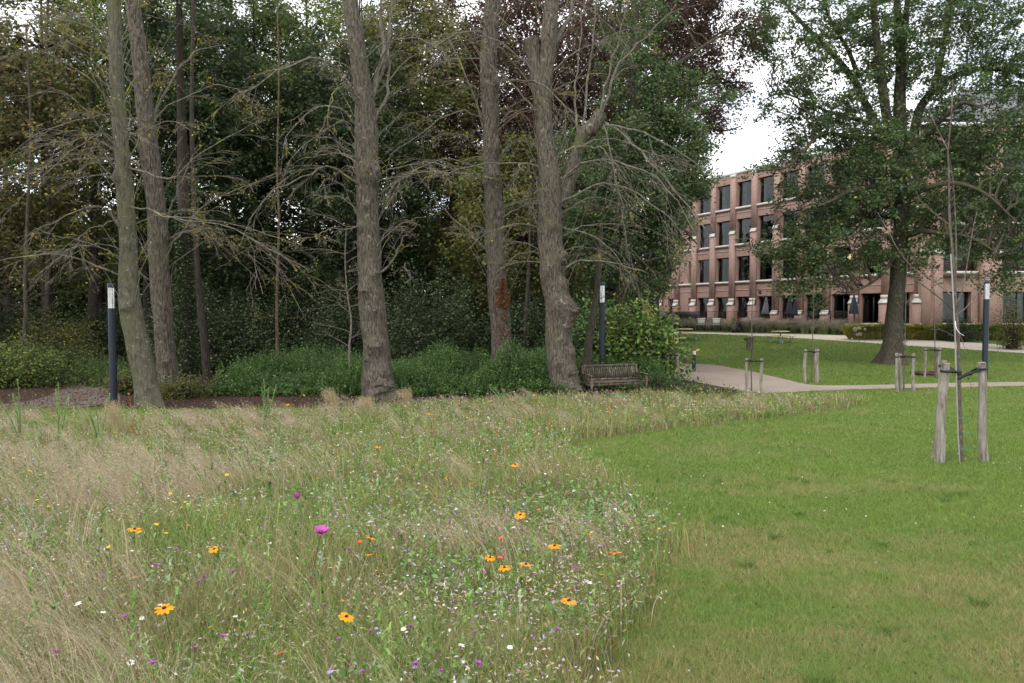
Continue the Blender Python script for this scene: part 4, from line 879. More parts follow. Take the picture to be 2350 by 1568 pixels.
L8([(1360, 800, .4), (1180, 760, .9), (1000, 700, 1.5), (760, 600, 1.9), (640, 640, 2.1)], .09, .03)
L8([(1500, 1050, .6), (1560, 900, 2), (1680, 820, 3.2), (1850, 900, 4)], .14, .04)
L8([(1490, 1640, -.2), (1380, 1780, -1.2), (1260, 1860, -2), (1130, 1900, -2.6)], .09, .03)
blobs = [(2060, 450, 170, 330), (1930, 470, 100, 200), (2200, 450, 110, 270), (1860, 545, 70, 90), (1850, 470, 80, 60), (1830, 590, 52, 70), (1880, 625, 46, 40), (1795, 575, 36, 30), (1740, 560, 30, 14), (1850, 670, 50, 26), (1940, 620, 40, 22), (2290, 420, 85, 180), (2325, 560, 55, 100), (2310, 650, 45, 50), (2085, 545, 110, 100), (1960, 395, 100, 160), (2330, 480, 60, 130), (2230, 560, 60, 70), (1990, 590, 60, 36), (1800, 650, 50, 24), (1840, 395, 70, 60), (1810, 375, 40, 22),
         (1850, 150, 90, 85), (1740, 110, 60, 34), (1760, 60, 80, 60), (1900, 60, 100, 110), (2000, 60, 90, 110), (2100, 90, 100, 115), (2200, 50, 100, 120), (2300, 80, 80, 90), (2335, 180, 70, 70), (2250, 180, 80, 80), (2150, 220, 80, 90), (1985, 190, 65, 45), (1890, 270, 75, 80), (1800, 215, 60, 30), (1840, 320, 60, 40), (1950, 320, 85, 100), (2250, 320, 90, 120), (2060, 150, 70, 60), (2330, 300, 60, 80), (1750, 385, 40, 12), (1780, 250, 40, 14), (1720, 60, 50, 22), (1960, 250, 60, 40),
         (1850, -80, 130, 120), (2050, -100, 150, 170), (2250, -90, 150, 150), (2450, 200, 130, 120), (2450, 420, 120, 110), (2120, 600, 60, 30), (2180, 350, 80, 110), (2050, 330, 90, 70)]
an = []
for (ux, uy, ru, n) in blobs:
    n = int(n * (.70 if uy > 330 else .98)); q = rnd_unit(n) * (R.random((n, 1)) ** .45); rw = ru * U * OD / F
    c = WU(ux, uy, OD); dd = R.normal(0, 1.1, n)
    an.append(np.stack([c[0] + q[:, 0] * rw, OD + q[:, 1] * max(rw, 1.6) * 1.1 + dd, c[2] + q[:, 2] * rw], 1))
an = np.concatenate(an)
grow('oak_tree', 'large green oak with dark spreading limbs standing on the lawn', None, (tp[0][0], OD, float(g(OD))), limbs, an, PAL['oak'], M['leaf'], 125000, .15, .20, M['oak_bark'], trunk=(tp, tr), flare=.85, burls=[(3.4, -1.9, .2, .06)], tw=.014)

# woodland trees: each grown on its own
def wood_tree(label, ux, D, H, Rc, kind, n=34000, z0=2.5, trunk_r=.25, lsize=.15, na=900, lean=0, cl=.34, gloss=False, name='woodland_tree', group='trees of the wood behind the limes', shift=(0, 0), barkm=None, gap=-.12):
    b = at(ux, D); x, y, z = b
    tp_ = [(x, y, z - .2), (x + lean * .3, y, z + H * .25), (x + lean * .7 + shift[0] * .4, y, z + H * .55), (x + lean + shift[0], y, z + H * .92)]
    trad = [trunk_r, trunk_r * .8, trunk_r * .5, trunk_r * .12]
    P = smooth_path(np.array(tp_), 30); L_ = []
    nl = 15
    for i in range(nl):
        f = R.uniform(max(.12, z0 / H), .9); p = P[int(f * 29)]; a_ = R.uniform(0, 6.28); r_ = Rc * (1.05 - .55 * f) * R.uniform(.7, 1.05)
        e = p + np.array([math.cos(a_) * r_, math.sin(a_) * r_, R.uniform(.15, .55) * r_]); mid = (p + e) / 2 + np.array([0, 0, .12 * r_])
        L_.append(([p, mid, e], [trunk_r * (.45 - .3 * f), trunk_r * .18, trunk_r * .06]))
    L_.append((tp_[1:], trad[1:]))
    q = rnd_unit(na); q *= (R.random((na, 1)) ** .38)
    hz = (H - z0) / 2; cz = z + z0 + hz
    prof = 1.0 - .25 * q[:, 2]
    A_ = np.stack([x + lean * .6 + q[:, 0] * Rc * prof, y + q[:, 1] * Rc * prof, cz + q[:, 2] * hz], 1)
    lob = np.array([mnoise.noise((v[0] * .45, v[1] * .45, v[2] * .38)) for v in A_]); A_ = A_[lob > gap]
    return grow(name, label, group, b, L_, A_, PAL[kind], M['leaf_gloss'] if gloss else M['leaf'], n, lsize, cl, barkm or M['dark_bark'], trunk=(tp_, trad), tw=.012)
WT = [  # label, u, depth, height, crown radius, palette, leaves, crown base
 ('thin brown leaved tree at the far left edge with sky behind it', -30, 33, 17, 4.2, 'brown', 15000, 3.0),
 ('sparse olive brown tree at the left, left of the leaning lime', 110, 36, 19, 4.0, 'yellow', 21000, 3.0),
 ('green tree behind the leaning lime near the left lamp', 230, 42, 21, 4.5, 'bright', 24000, 3.5),
 ('dense dark tree just right of the second lime', 450, 37, 20, 4.0, 'dark', 36000, 2.2),
 ('green leaved tree a little left of the middle of the wood', 590, 41, 20, 4.6, 'green', 30000, 3.0),
 ('light green tree with gaps of sky, left of the burled middle lime', 710, 47, 24, 5.0, 'bright', 26000, 3.5),
 ('dark green tree directly behind the burled middle lime', 800, 39, 17, 4.2, 'dark', 30000, 2.5),
 ('yellow green tree between the burled lime and the ivy patched lime', 950, 43, 21, 4.4, 'yellow', 27000, 3.0),
 ('copper beech with dark red leaves left of the ivy patched lime', 1040, 49, 24, 5.2, 'copper', 30000, 6.0),
 ('copper beech with dark red leaves between the two right limes', 1230, 45, 23, 5.0, 'copper', 30000, 5.0),
 ('green tree low behind the forked lime', 1180, 38, 11, 3.6, 'yellow', 24000, 2.2),
 ('copper beech whose crown reaches towards the open sky, right of the forked lime', 1420, 47, 24, 5.8, 'copper', 30000, 7.5),
 ('yellow green tree behind the far left path', 20, 50, 20, 5.0, 'yellow', 22000, 3.0),
 ('tall bright green tree far behind the second lime', 340, 54, 26, 6.0, 'bright', 30000, 4.0),
 ('tall green tree far back, left of the middle', 540, 60, 29, 6.5, 'green', 30000, 5.0),
 ('tall green tree far back behind the burled lime', 830, 61, 29, 6.5, 'green', 30000, 5.0),
 ('tall dark tree far back between the middle and the forked lime', 1080, 60, 24, 6.0, 'green', 32000, 3.0),
 ('tall green tree far back right of the forked lime', 1310, 60, 22, 5.5, 'green', 32000, 3.0),
]
for (lab, ux, D, H, Rc, kd, n, z0) in WT: wood_tree(lab, ux, D, H, Rc, kd, n=int(n * 1.25), z0=z0, trunk_r=.14 + H * .007, lsize=.185, cl=.30, na=1200, gap=-.02 if ux < 240 else -.14)

# oak at the right edge of the wood, its boughs hanging in front of the brick building
ED = 33.0
eb = at(1430, ED); tp2 = [(eb[0], ED, eb[2] - .2), WU(1440, 560, ED), WU(1450, 350, ED), WU(1460, 120, ED), WU(1450, -60, ED)]
limb2 = []
for pts, r0 in [([(1440, 560, 0), (1500, 500, -.5), (1560, 520, -1), (1600, 560, -1.2)], .12), ([(1446, 430, 0), (1520, 380, .3), (1590, 380, .5)], .12), ([(1450, 340, 0), (1540, 270, -.6), (1620, 230, -1), (1680, 240, -1.2)], .12), ([(1456, 220, 0), (1550, 150, .4), (1640, 90, .8), (1700, 60, 1)], .12),
                ([(1444, 480, 0), (1400, 400, 1), (1360, 380, 1.6)], .1), ([(1455, 200, 0), (1400, 120, 1), (1350, 60, 1.6)], .12), ([(1442, 590, 0), (1480, 600, -1), (1530, 590, -1.6), (1545, 620, -1.8)], .07), ([(1445, 350, .1), (1480, 300, 2), (1540, 320, 3)], .1)]:
    limb2.append(([WU(x, y, ED + dd) for x, y, dd in pts], np.linspace(r0, .03, len(pts))))
an = []
for (ux, uy, ru, n) in [(1540, 300, 75, 210), (1560, 420, 60, 190), (1530, 520, 62, 190), (1480, 420, 80, 190), (1510, 200, 75, 110), (1590, 350, 40, 80), (1440, 300, 90, 150), (1400, 460, 80, 150), (1520, 600, 42, 70), (1510, 655, 28, 34), (1600, 440, 30, 45), (1595, 200, 60, 26), (1660, 230, 30, 10), (1390, 580, 80, 120), (1450, 150, 90, 90), (1330, 350, 80, 110), (1450, 650, 60, 60), (1460, 20, 100, 80), (1330, 500, 70, 90)]:
    q = rnd_unit(n) * (R.random((n, 1)) ** .42); rw = ru * U * ED / F; c = WU(ux, uy, ED); an.append(np.stack([c[0] + q[:, 0] * rw, ED + q[:, 1] * max(rw, 1.4) + R.normal(0, .8, n), c[2] + q[:, 2] * rw], 1))
grow('oak_tree', 'green oak at the right edge of the wood with boughs hanging before the brick building', None, tuple(eb), limb2, np.concatenate(an), PAL['oak'], M['leaf'], 56000, .13, .20, M['oak_bark'], trunk=(tp2, [.34, .28, .24, .18, .12]))
# copper boughs: a dark red beech at the upper right of the wood
CD = 36.5; cb = at(1500, CD); tp3 = [(cb[0], CD, cb[2] - .2), WU(1500, 500, CD), WU(1510, 260, CD), WU(1520, -60, CD)]
limb3 = [([WU(x, y, CD + dd) for x, y, dd in pts], np.linspace(r0, .025, len(pts))) for pts, r0 in [([(1510, 260, 0), (1580, 200, -.4), (1650, 190, -.8), (1730, 190, -1)], .1), ([(1512, 200, 0), (1600, 110, .5), (1680, 60, 1)], .1), ([(1506, 300, 0), (1600, 290, -.4), (1660, 300, -.8), (1700, 290, -1)], .08), ([(1514, 120, 0), (1440, 60, 1), (1380, 40, 1.5)], .1), ([(1506, 300, 0), (1440, 240, 1), (1380, 200, 1.5)], .1)]]
an = []
for (ux, uy, ru, n) in [(1610, 130, 55, 66), (1560, 60, 75, 90), (1650, 190, 45, 34), (1690, 215, 38, 16), (1640, 290, 38, 28), (1570, 200, 60, 50), (1690, 60, 55, 30), (1620, 40, 60, 50), (1490, 120, 80, 80), (1420, 130, 80, 80), (1730, 110, 30, 10), (1500, -40, 100, 80), (1640, -40, 80, 50), (1350, 80, 80, 70)]:
    q = rnd_unit(n) * (R.random((n, 1)) ** .45); rw = ru * U * CD / F; c = WU(ux, uy, CD); an.append(np.stack([c[0] + q[:, 0] * rw, CD + q[:, 1] * max(rw, 1.4) + R.normal(0, .8, n), c[2] + q[:, 2] * rw], 1))
grow('beech_tree', 'copper beech at the top right of the wood, thin dark red boughs against white sky', None, tuple(cb), limb3, np.concatenate(an), PAL['copper'], M['leaf'], 30000, .13, .2, M['dark_bark'], trunk=(tp3, [.3, .22, .16, .08]))

# slim poles and ivy clad trunks inside the wood
def pole(label, pts, D, wu, mat, name='young_tree', crown=0, kind='yellow'):
    P = np.array([WU(x, y, D) for x, y in pts]); P[0, 2] = float(g(D)) - .1; b = P[0].copy(); b[2] = float(g(D)); t = empty(name, tuple(b)); tag(t, label, 'tree')
    rr = np.linspace(1, .35, len(P)) * wu * U / 2 * D / F; a = Acc(); trunk_mesh(a, P - b, rr, sides=14, rings=50, rough=.05, flare=.15, seed=len(label))
    q = smooth_path(P, 20); n = 26; st = q[R.integers(4, 20, n)]; an_ = R.uniform(0, 6.28, n); d = np.stack([np.cos(an_), np.sin(an_), R.uniform(.1, .9, n)], 1); d /= np.linalg.norm(d, axis=1, keepdims=True)
    B = arch(st, d, R.uniform(.8, 2.2, n), 8, .2, .12); Rb = np.full((n, 8), .012) * np.linspace(1, .3, 8); V, Q = tubes(B - b, Rb, 4); a.add(V, [Q]); C_, RC = side_shoots(B, Rb, 6, .2, .95, .4); V, Q = tubes(C_ - b, np.maximum(RC, .004), 3); a.add(V, [Q])
    a.build('trunk', mat, t, smooth=True)
    if crown:
        e = C_[R.integers(0, len(C_), crown), R.integers(2, 6, crown)] + R.normal(0, .12, (crown, 3)); V, qd, C = rhombs(e - b, R.uniform(.06, .11, crown), .7, tints(crown, *PAL[kind])); l = Acc(); l.add(V, [qd], C); l.build('leaves', M['leaf'], t, usecol=True)
M['bark_warm'] = mat_bark('warm_brown_bark', (.06, .045, .026), (.18, .14, .085), vs=(6, 6, 2))
pole('slim ochre barked young tree standing in the nettles left of the middle', [(637, 835), (636, 780), (635, 700), (637, 620), (640, 500), (636, 380), (640, 160), (634, -40)], 29, 8, M['bark_warm'], crown=900)
pole('thin grey sapling with forking bare branches just left of the burled lime', [(803, 850), (802, 800), (806, 740), (798, 680), (792, 600), (795, 520)], 26.5, 6, M['twig_dark'], crown=250, kind='dark')
pole('crooked thin trunk at the far left beside the woodland path', [(92, 880), (78, 820), (58, 770), (60, 720), (58, 640), (62, 520), (70, 300), (60, 60)], 29, 13, M['oak_bark'])
pole('leaning slim trunk behind the second lime', [(476, 830), (468, 770), (460, 700), (452, 600), (446, 480), (440, 250), (444, 0)], 30, 20, M['dark_bark'])
pole('straight dark trunk left of the left lamp', [(118, 860), (112, 800), (108, 720), (110, 640), (112, 480), (104, 250), (110, 0)], 34, 16, M['oak_bark'])
pole('dark trunk in the shade between the lamp and the leaning lime', [(215, 800), (212, 740), (214, 660), (216, 500), (210, 200)], 36, 30, M['dark_bark'])
pole('leaning brown trunk behind the lamp by the bench', [(1338, 880), (1350, 800), (1362, 720), (1372, 650), (1376, 590), (1380, 520)], 26.6, 22, M['oak_bark'])
pole('thin dark trunk behind the ivy patched lime', [(1205, 820), (1208, 720), (1214, 600), (1220, 430)], 33, 14, M['dark_bark'])

# shrubs
def shrub(name, label, ux, D, H, Rx, kind, n, lsize, asp=.5, gloss=False, cl=.16, na=420, stems=9, z0=.05, group=None, Ry=None, up=0):
    b = at(ux, D); t = empty(name, tuple(b)); tag(t, label, 'shrub', group); Ry = Ry or Rx
    q = rnd_unit(na) * R.random((na, 1)) ** .3; A_ = np.stack([q[:, 0] * Rx, q[:, 1] * Ry, z0 + (H - z0) * np.abs(q[:, 2]) ** .85], 1)
    lob = np.array([mnoise.noise((v[0] * .9 + ux, v[1] * .9, v[2] * .9)) for v in A_]); A_ *= (1 + .28 * lob)[:, None]
    base = np.stack([R.normal(0, Rx * .16, na), R.normal(0, Ry * .16, na), np.zeros(na)], 1); s = np.linspace(0, 1, 5)[None, :, None]; P = base[:, None] * (1 - s) + A_[:, None] * s; P[:, :, 2] += .12 * H * np.sin(s[0, :, 0] * math.pi)[None]
    a = Acc(); k = R.random(na) < .5; V, Q = tubes(P[k], np.full((k.sum(), 5), .014) * np.linspace(1, .3, 5), 4); a.add(V, [Q]); a.build('stems', M['dark_bark'], t)
    kk = R.integers(0, na, n); f = R.uniform(.55, 1.05, n)[:, None]; c = base[kk] * (1 - f) + A_[kk] * f + R.normal(0, cl, (n, 3)); c[:, 2] = np.abs(c[:, 2]) + .02
    V, qd, C = rhombs(c, R.uniform(.55, 1.5, n) * lsize, asp, tints(n, *PAL[kind]) * (.6 + .8 * R.random(na))[kk][:, None], up=up); l = Acc(); l.add(V, [qd], C); l.build('foliage', M['leaf_gloss'] if gloss else M['leaf'], t, usecol=True)
    return t
PAL['laurel'] = ([(.075, .14, .028), (.13, .21, .04), (.22, .29, .065), (.42, .36, .08), (.045, .085, .02)], [3, 3, 2, .5, 1.6])
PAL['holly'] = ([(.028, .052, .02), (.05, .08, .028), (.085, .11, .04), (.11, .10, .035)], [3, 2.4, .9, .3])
PAL['nettle'] = ([(.08, .15, .04), (.12, .20, .055), (.05, .10, .03), (.17, .25, .08)], [3, 2, 2, .8])
shrub('laurel_shrub', 'glossy yellow green laurel shrub behind the bench and lamp', 1465, 29.3, 3.3, 2.0, 'laurel', 15000, .15, gloss=True, na=600)
shrub('laurel_shrub', 'darker laurel mound between the forked lime and the bench lamp', 1360, 30.5, 3.4, 1.8, 'nettle', 12000, .14, gloss=True)
for (lab, ux, D, H, Rx, kd, n) in [
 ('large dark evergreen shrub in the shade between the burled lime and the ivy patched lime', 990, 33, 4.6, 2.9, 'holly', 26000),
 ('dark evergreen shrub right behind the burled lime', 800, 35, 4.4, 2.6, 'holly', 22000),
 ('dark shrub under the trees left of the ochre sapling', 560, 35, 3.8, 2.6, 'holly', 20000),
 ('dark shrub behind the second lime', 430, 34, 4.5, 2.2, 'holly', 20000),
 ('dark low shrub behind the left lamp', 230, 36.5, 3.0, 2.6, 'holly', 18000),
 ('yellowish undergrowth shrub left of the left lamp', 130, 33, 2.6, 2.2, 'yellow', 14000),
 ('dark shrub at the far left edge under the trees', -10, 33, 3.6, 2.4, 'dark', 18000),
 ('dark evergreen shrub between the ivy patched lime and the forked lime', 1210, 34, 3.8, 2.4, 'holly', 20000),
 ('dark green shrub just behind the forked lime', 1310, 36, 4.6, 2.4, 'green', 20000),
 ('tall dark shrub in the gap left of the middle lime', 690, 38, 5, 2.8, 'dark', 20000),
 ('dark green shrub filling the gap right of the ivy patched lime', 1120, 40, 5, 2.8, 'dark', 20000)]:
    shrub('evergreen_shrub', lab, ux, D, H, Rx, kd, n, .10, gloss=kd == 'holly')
shrub('leafy_shrub', 'low fresh green shrub at the far left by the woodland path', 15, 27.5, 1.7, 1.9, 'bright', 8000, .10)
shrub('leafy_shrub', 'low green bush beside the crooked trunk', 130, 30.5, 1.3, 1.7, 'green', 7000, .09)
shrub('leafy_shrub', 'small yellow green bush at the foot of the leaning lime', 290, 25.2, .75, .8, 'yellow', 2600, .08)
shrub('leafy_shrub', 'yellow green low bush at the foot of the second lime', 408, 24.0, .6, 1.1, 'yellow', 3600, .07)
# dark ivy column hugging a trunk
b = at(425, 28.6); t = empty('ivy_column', tuple(b)); tag(t, 'dark ivy covered trunk right behind the second lime', 'ivy')
n = 9000; z = R.uniform(0, 6.2, n); a_ = R.uniform(0, 6.28, n); r_ = .34 * (1.05 - z / 14) * R.uniform(.8, 1.35, n); V, qd, C = rhombs(np.stack([np.cos(a_) * r_, np.sin(a_) * r_, z], 1), R.uniform(.06, .10, n), .8, tints(n, *PAL['holly'])); l = Acc(); l.add(V, [qd], C); l.build('ivy_leaves', M['leaf_gloss'], t, usecol=True)
Acc().tube([(0, 0, -.1), (.05, 0, 3), (0, 0, 6.4), (-.1, .1, 14)], [.26, .22, .2, .1], 14).build('trunk', M['dark_bark'], t)

# far wood that reads as one mass
def far_wood():
    n = 260000; x = R.uniform(-58, 12, n); y = R.uniform(64, 76, n); hmax = 5 + 5 * vnoise(x, y, 6) + 3 * vnoise(x, y, 2.0); z = 1 + hmax * R.random(n) ** .8
    V, qd, C = rhombs(np.stack([x, y, z], 1), R.uniform(.2, .42, n), .7, tints(n, [(.03, .05, .016), (.05, .08, .02), (.09, .14, .03)], [3, 3, .6])); a = Acc(); a.add(V, [qd], C)
    k = 60; xs = R.uniform(-56, 9, k); P = np.stack([np.stack([xs, np.full(k, 66.), np.full(k, .9)], 1), np.stack([xs + R.normal(0, .4, k), np.full(k, 66.), np.full(k, 10.)], 1)], 1); V, Q = tubes(P, np.full((k, 2), .2), 8); a.add(V, [Q], (.04, .035, .03))
    tag(a.build('far_wood', M['leaf'], usecol=True), 'dark mass of far trees closing the view behind the wood', 'wood', kind='stuff')
far_wood()

# nettles and ground cover under the limes
def nettles():
    a = Acc(); zones = [(-9.5, -1.0, 24.2, 31, 1.25, 5200, 'nettle'), (-1.2, 1.6, 23.6, 30, 1.35, 4600, 'nettle'), (1.6, 5.2, 26.2, 30, 1.0, 2200, 'nettle'), (-24, -13, 27, 34, .9, 2500, 'green')]
    for (x0, x1, y0, y1, hh, ns, kd) in zones:
        x = R.uniform(x0, x1, ns); y = R.uniform(y0, y1, ns); k = np.ones(ns, bool)
        h = hh * (.35 + .95 * vnoise(x, y, 1.3)) * R.uniform(.7, 1.1, ns) * np.clip((y - y0 + .35) / 1.2, .4, 1); lean = R.normal(0, .10, (ns, 3)); lean[:, 2] = 0
        P = np.stack([x, y, g(y)], 1); V, q, t_, C = blades(P, h, .02, lean, tints(ns, [(.06, .09, .03)], [1])); a.add(V, [q, t_], C)
        m = 26; f = np.tile(np.linspace(.12, 1, m), ns); PP = np.repeat(P, m, 0); HH = np.repeat(h, m); LL = np.repeat(lean, m, 0)
        c = PP + LL * (f ** 1.5)[:, None]; c[:, 2] += HH * f; c += R.normal(0, .055, c.shape) * (1.25 - f)[:, None]
        V, q, C = rhombs(c, R.uniform(.055, .13, len(c)) * (1.25 - .6 * f), .5, tints(len(c), *PAL[kd]) * np.repeat(R.uniform(.7, 1.75, ns), m)[:, None], up=.9); a.add(V, [q], C)
    tag(a.build('nettles', M['leaf'], usecol=True), 'dark green nettles and herbs covering the ground under the limes', 'ground cover', kind='stuff')
    # leaf litter beside the woodland path
    n = 15000; x = R.uniform(-17, -3, n); y = R.uniform(20.8, 33, n); c = np.stack([x, y, g(y) + R.uniform(.012, .04, n)], 1)
    V, q, C = rhombs(c, R.uniform(.04, .08, n), .7, tints(n, [(.12, .05, .025), (.2, .09, .04), (.06, .035, .02), (.38, .27, .06)], [3, 2, 3, .35]), up=3); b_ = Acc(); b_.add(V, [q], C)
    tag(b_.build('leaf_litter', M['leaf'], usecol=True), 'brown fallen leaves on the ground along the woodland path', 'fallen leaves', kind='stuff')
nettles()

# ------------------------------------------------------------------ street furniture
M['navy'] = mat_plain('anthracite_blue_paint', (.016, .021, .036), .45, var=.12, scale=3)
M['white_pl'] = mat_plain('white_plastic', (.8, .8, .78), .4, var=.04)
M['alu'] = mat_plain('brushed_aluminium', (.55, .56, .58), .3, metal=.8, var=.05)
M['cream'] = mat_plain('cream_diffuser', (.72, .68, .55), .4, var=.04)
def lamp_post(sx, D, top_sy, label):
    b = at(sx * .256 / U, D); top = EYE + (1222 - top_sy) / 3062 * D; H = top - b[2]; t = empty('lamp_post', tuple(b)); tag(t, label, 'lamp post', 'lamp posts along the paths'); r = .105
    Acc().lathe([(0.001, H - .72), (r, H - .72), (r, .0), (r + .004, -.1)][::-1], 32).build('pole', M['navy'], t, smooth=True)
    Acc().lathe([(r - .006, .38), (r + .004, .385), (r + .004, .40), (r - .006, .405)], 32).build('joint_ring', M['navy'], t)
    Acc().lathe([(r - .008, H - .72), (r - .008, H - .12)], 32).build('clear_cylinder', M['clear'], t, smooth=True)
    Acc().lathe([(r + .004, H - .125), (r + .006, H - .115), (r + .006, H - .012), (r - .004, H), (.001, H)], 32).build('cap', M['navy'], t)
    Acc().lathe([(.001, H - .715), (.06, H - .715), (.06, H - .60), (.001, H - .60)], 20).build('lamp_base', M['white_pl'], t, smooth=True)
    a = Acc(); a.lathe([(.001, H - .60), (.034, H - .60), (.034, H - .34), (.001, H - .34)], 16); a.build('lamp_tube', M['white_pl'], t, smooth=True)
    rf = Acc()
    for i in range(7): rf.lathe([(.05, H - .36 - i * .034), (.088, H - .375 - i * .034), (.088, H - .378 - i * .034), (.05, H - .363 - i * .034)], 20)
    rf.build('louvres', M['white_pl'], t, smooth=True)
    s = Acc()
    for k in range(3): a_ = k * 2.1 + .4; s.tube([(math.cos(a_) * .08, math.sin(a_) * .08, H - .72), (math.cos(a_) * .08, math.sin(a_) * .08, H - .12)], .006, 6)
    s.build('rods', M['alu'], t)
lamp_post(437, 22.6, 1107, 'dark lamp post with clear head beside the leaning lime at the left')
lamp_post(2352, 27.6, 1102, 'dark lamp post with clear head standing behind the wooden bench')
lamp_post(3852, 30.3, 1096, 'dark lamp post with clear head on the lawn at the right')
b = G((2200 + 1455 / 2.851) * .256, (1050 + 1145 / 2.851) * .256); t = empty('bollard_light', tuple(b)); tag(t, 'short dark bollard light with a cream band beside the gravel path', 'bollard light')
H = 88 / 3062 * b[1] * .98; r = .082
Acc().lathe([(r, -.1), (r, H - .22), (.001, H - .22)], 28).build('post', M['navy'], t, smooth=True)
Acc().lathe([(r - .003, H - .219), (r - .003, H - .045)], 28).build('diffuser', M['cream'], t, smooth=True)
Acc().lathe([(.001, H - .045), (r, H - .045), (r, H - .008), (r - .008, H), (.001, H)], 28).build('cap', M['navy'], t)

# wooden garden bench
M['oldwood'] = mat_ramp('weathered_dark_teak', [(.3, (.05, .035, .026)), (.55, (.11, .085, .065)), (.72, (.30, .29, .26))], 5, bump=.5, bscale=30, stretch=(3, 3, .8))
bp_ = WS(2402, 1500, 24.6); bench = empty('garden_bench', (bp_[0] + .02, 24.75, float(g(24.7))), math.radians(24)); tag(bench, 'old slatted wooden garden bench with armrests in front of the lamp post', 'bench')
LB = 1.0   # half length; the bench faces local -y
for x in (-LB, LB):
    a = Acc(); a.bar((x, -.27, -.05), (x, -.27, .62), .07, .06, up=(0, 1, 0)); a.build('leg', M['oldwood'], bench)
    a = Acc(); a.bar((x, .22, -.05), (x, .24, .42), .07, .06, up=(0, 1, 0)); a.bar((x, .24, .42), (x, .36, .93), .07, .055, up=(0, 1, 0)); a.build('leg', M['oldwood'], bench)
    a = Acc(); q = smooth_path([(x, .29, .655), (x, .1, .675), (x, -.15, .67), (x, -.33, .635)], 9)
    for i in range(8): a.bar(q[i], q[i + 1], .085, .032, up=(0, 0, 1))
    a.build('armrest', M['oldwood'], bench)
    a = Acc(); a.bar((x, -.235, .36), (x, .21, .36), .045, .07); a.bar((x, -.235, .12), (x, .2, .12), .04, .04); a.build('side_rail', M['oldwood'], bench)
for i in range(6):
    y = -.27 + i * .092; a = Acc(); a.bar((-LB + .04, y, .42 + .008 * abs(i - 2)), (LB - .04, y, .42 + .008 * abs(i - 2)), .07, .022, up=(0, 0, 1)); a.build('seat_slat', M['oldwood'], bench)
a = Acc(); a.bar((-LB, -.275, .37), (LB, -.275, .37), .03, .075); a.build('front_rail', M['oldwood'], bench)
a = Acc(); a.bar((-LB, .355, .915), (LB, .355, .915), .045, .085); a.build('top_rail', M['oldwood'], bench)
a = Acc(); a.bar((-LB, .25, .49), (LB, .25, .49), .04, .06); a.build('lower_rail', M['oldwood'], bench)
for x in np.linspace(-LB + .09, LB - .09, 25): a = Acc(); a.bar((x, .258, .52), (x, .345, .875), .042, .016, up=(0, 1, 0)); a.build('back_slat', M['oldwood'], bench)

# round picnic tables with ring benches
M['pale_wood'] = mat_ramp('pale_yellow_wood', [(.3, (.50, .38, .19)), (.7, (.66, .53, .30))], 3, bump=.1, bscale=20, stretch=(1, 8, 1))
M['galv'] = mat_plain('galvanised_steel', (.32, .34, .36), .45, metal=.5, var=.1)
def picnic(x, y, label, R1=.56, arc=6.283, rb=.95, rz=0, H=.76):
    z = float(g(y)); t = empty('picnic_table', (x, y, z), rz); tag(t, label, 'picnic table', 'round picnic tables on the lawn')
    Acc().lathe([(.001, H - .045), (R1, H - .045), (R1 + .004, H - .02), (R1, H), (.001, H)], 40).build('tabletop', M['pale_wood'], t)
    a = Acc(); a.tube([(0, 0, -.05), (0, 0, H - .046)], .045, 14); a.build('column', M['galv'], t)
    a = Acc(); a.lathe([(.001, 0.001), (.28, .001), (.28, .015), (.001, .02)], 24); a.build('base_plate', M['galv'], t)
    n = 48; th = np.linspace(0, arc, n + 1) + 2.0; V = []
    for q in th:
        for (r_, zz) in ((rb, .41), (rb + .3, .41), (rb + .3, .45), (rb, .45)): V.append((r_ * math.cos(q), r_ * math.sin(q), zz))
    Fq = [(4 * i + j, 4 * i + 4 + j, 4 * i + 4 + (j + 1) % 4, 4 * i + (j + 1) % 4) for i in range(n) for j in range(4)]
    a = Acc(); a.add(V, [Fq]); a.build('ring_bench', M['pale_wood'], t)
    for q in np.linspace(0, arc, 7)[:-1] + .35: a = Acc(); c, s = math.cos(q), math.sin(q); a.tube([((rb + .15) * c, (rb + .15) * s, -.04), ((rb + .15) * c, (rb + .15) * s, .409)], .03, 10); a.build('leg', M['galv'], t)
c = S6(220, 197); picnic(c[0], c[1], 'round pale wooden picnic table with ring bench standing alone in the middle of the lawn', R1=.56, rb=.68)
picnic(*[WS(2200 + 1330 / 2.851, 0, 54)[0], 54.0], 'larger round picnic table beside the laurel, its whole top in view', R1=.88, rb=1.06)
picnic(*[WS(2200 + 1195 / 2.851, 0, 50)[0], 50.0], 'round picnic table half hidden by the laurel shrub', R1=.66, rb=.85)

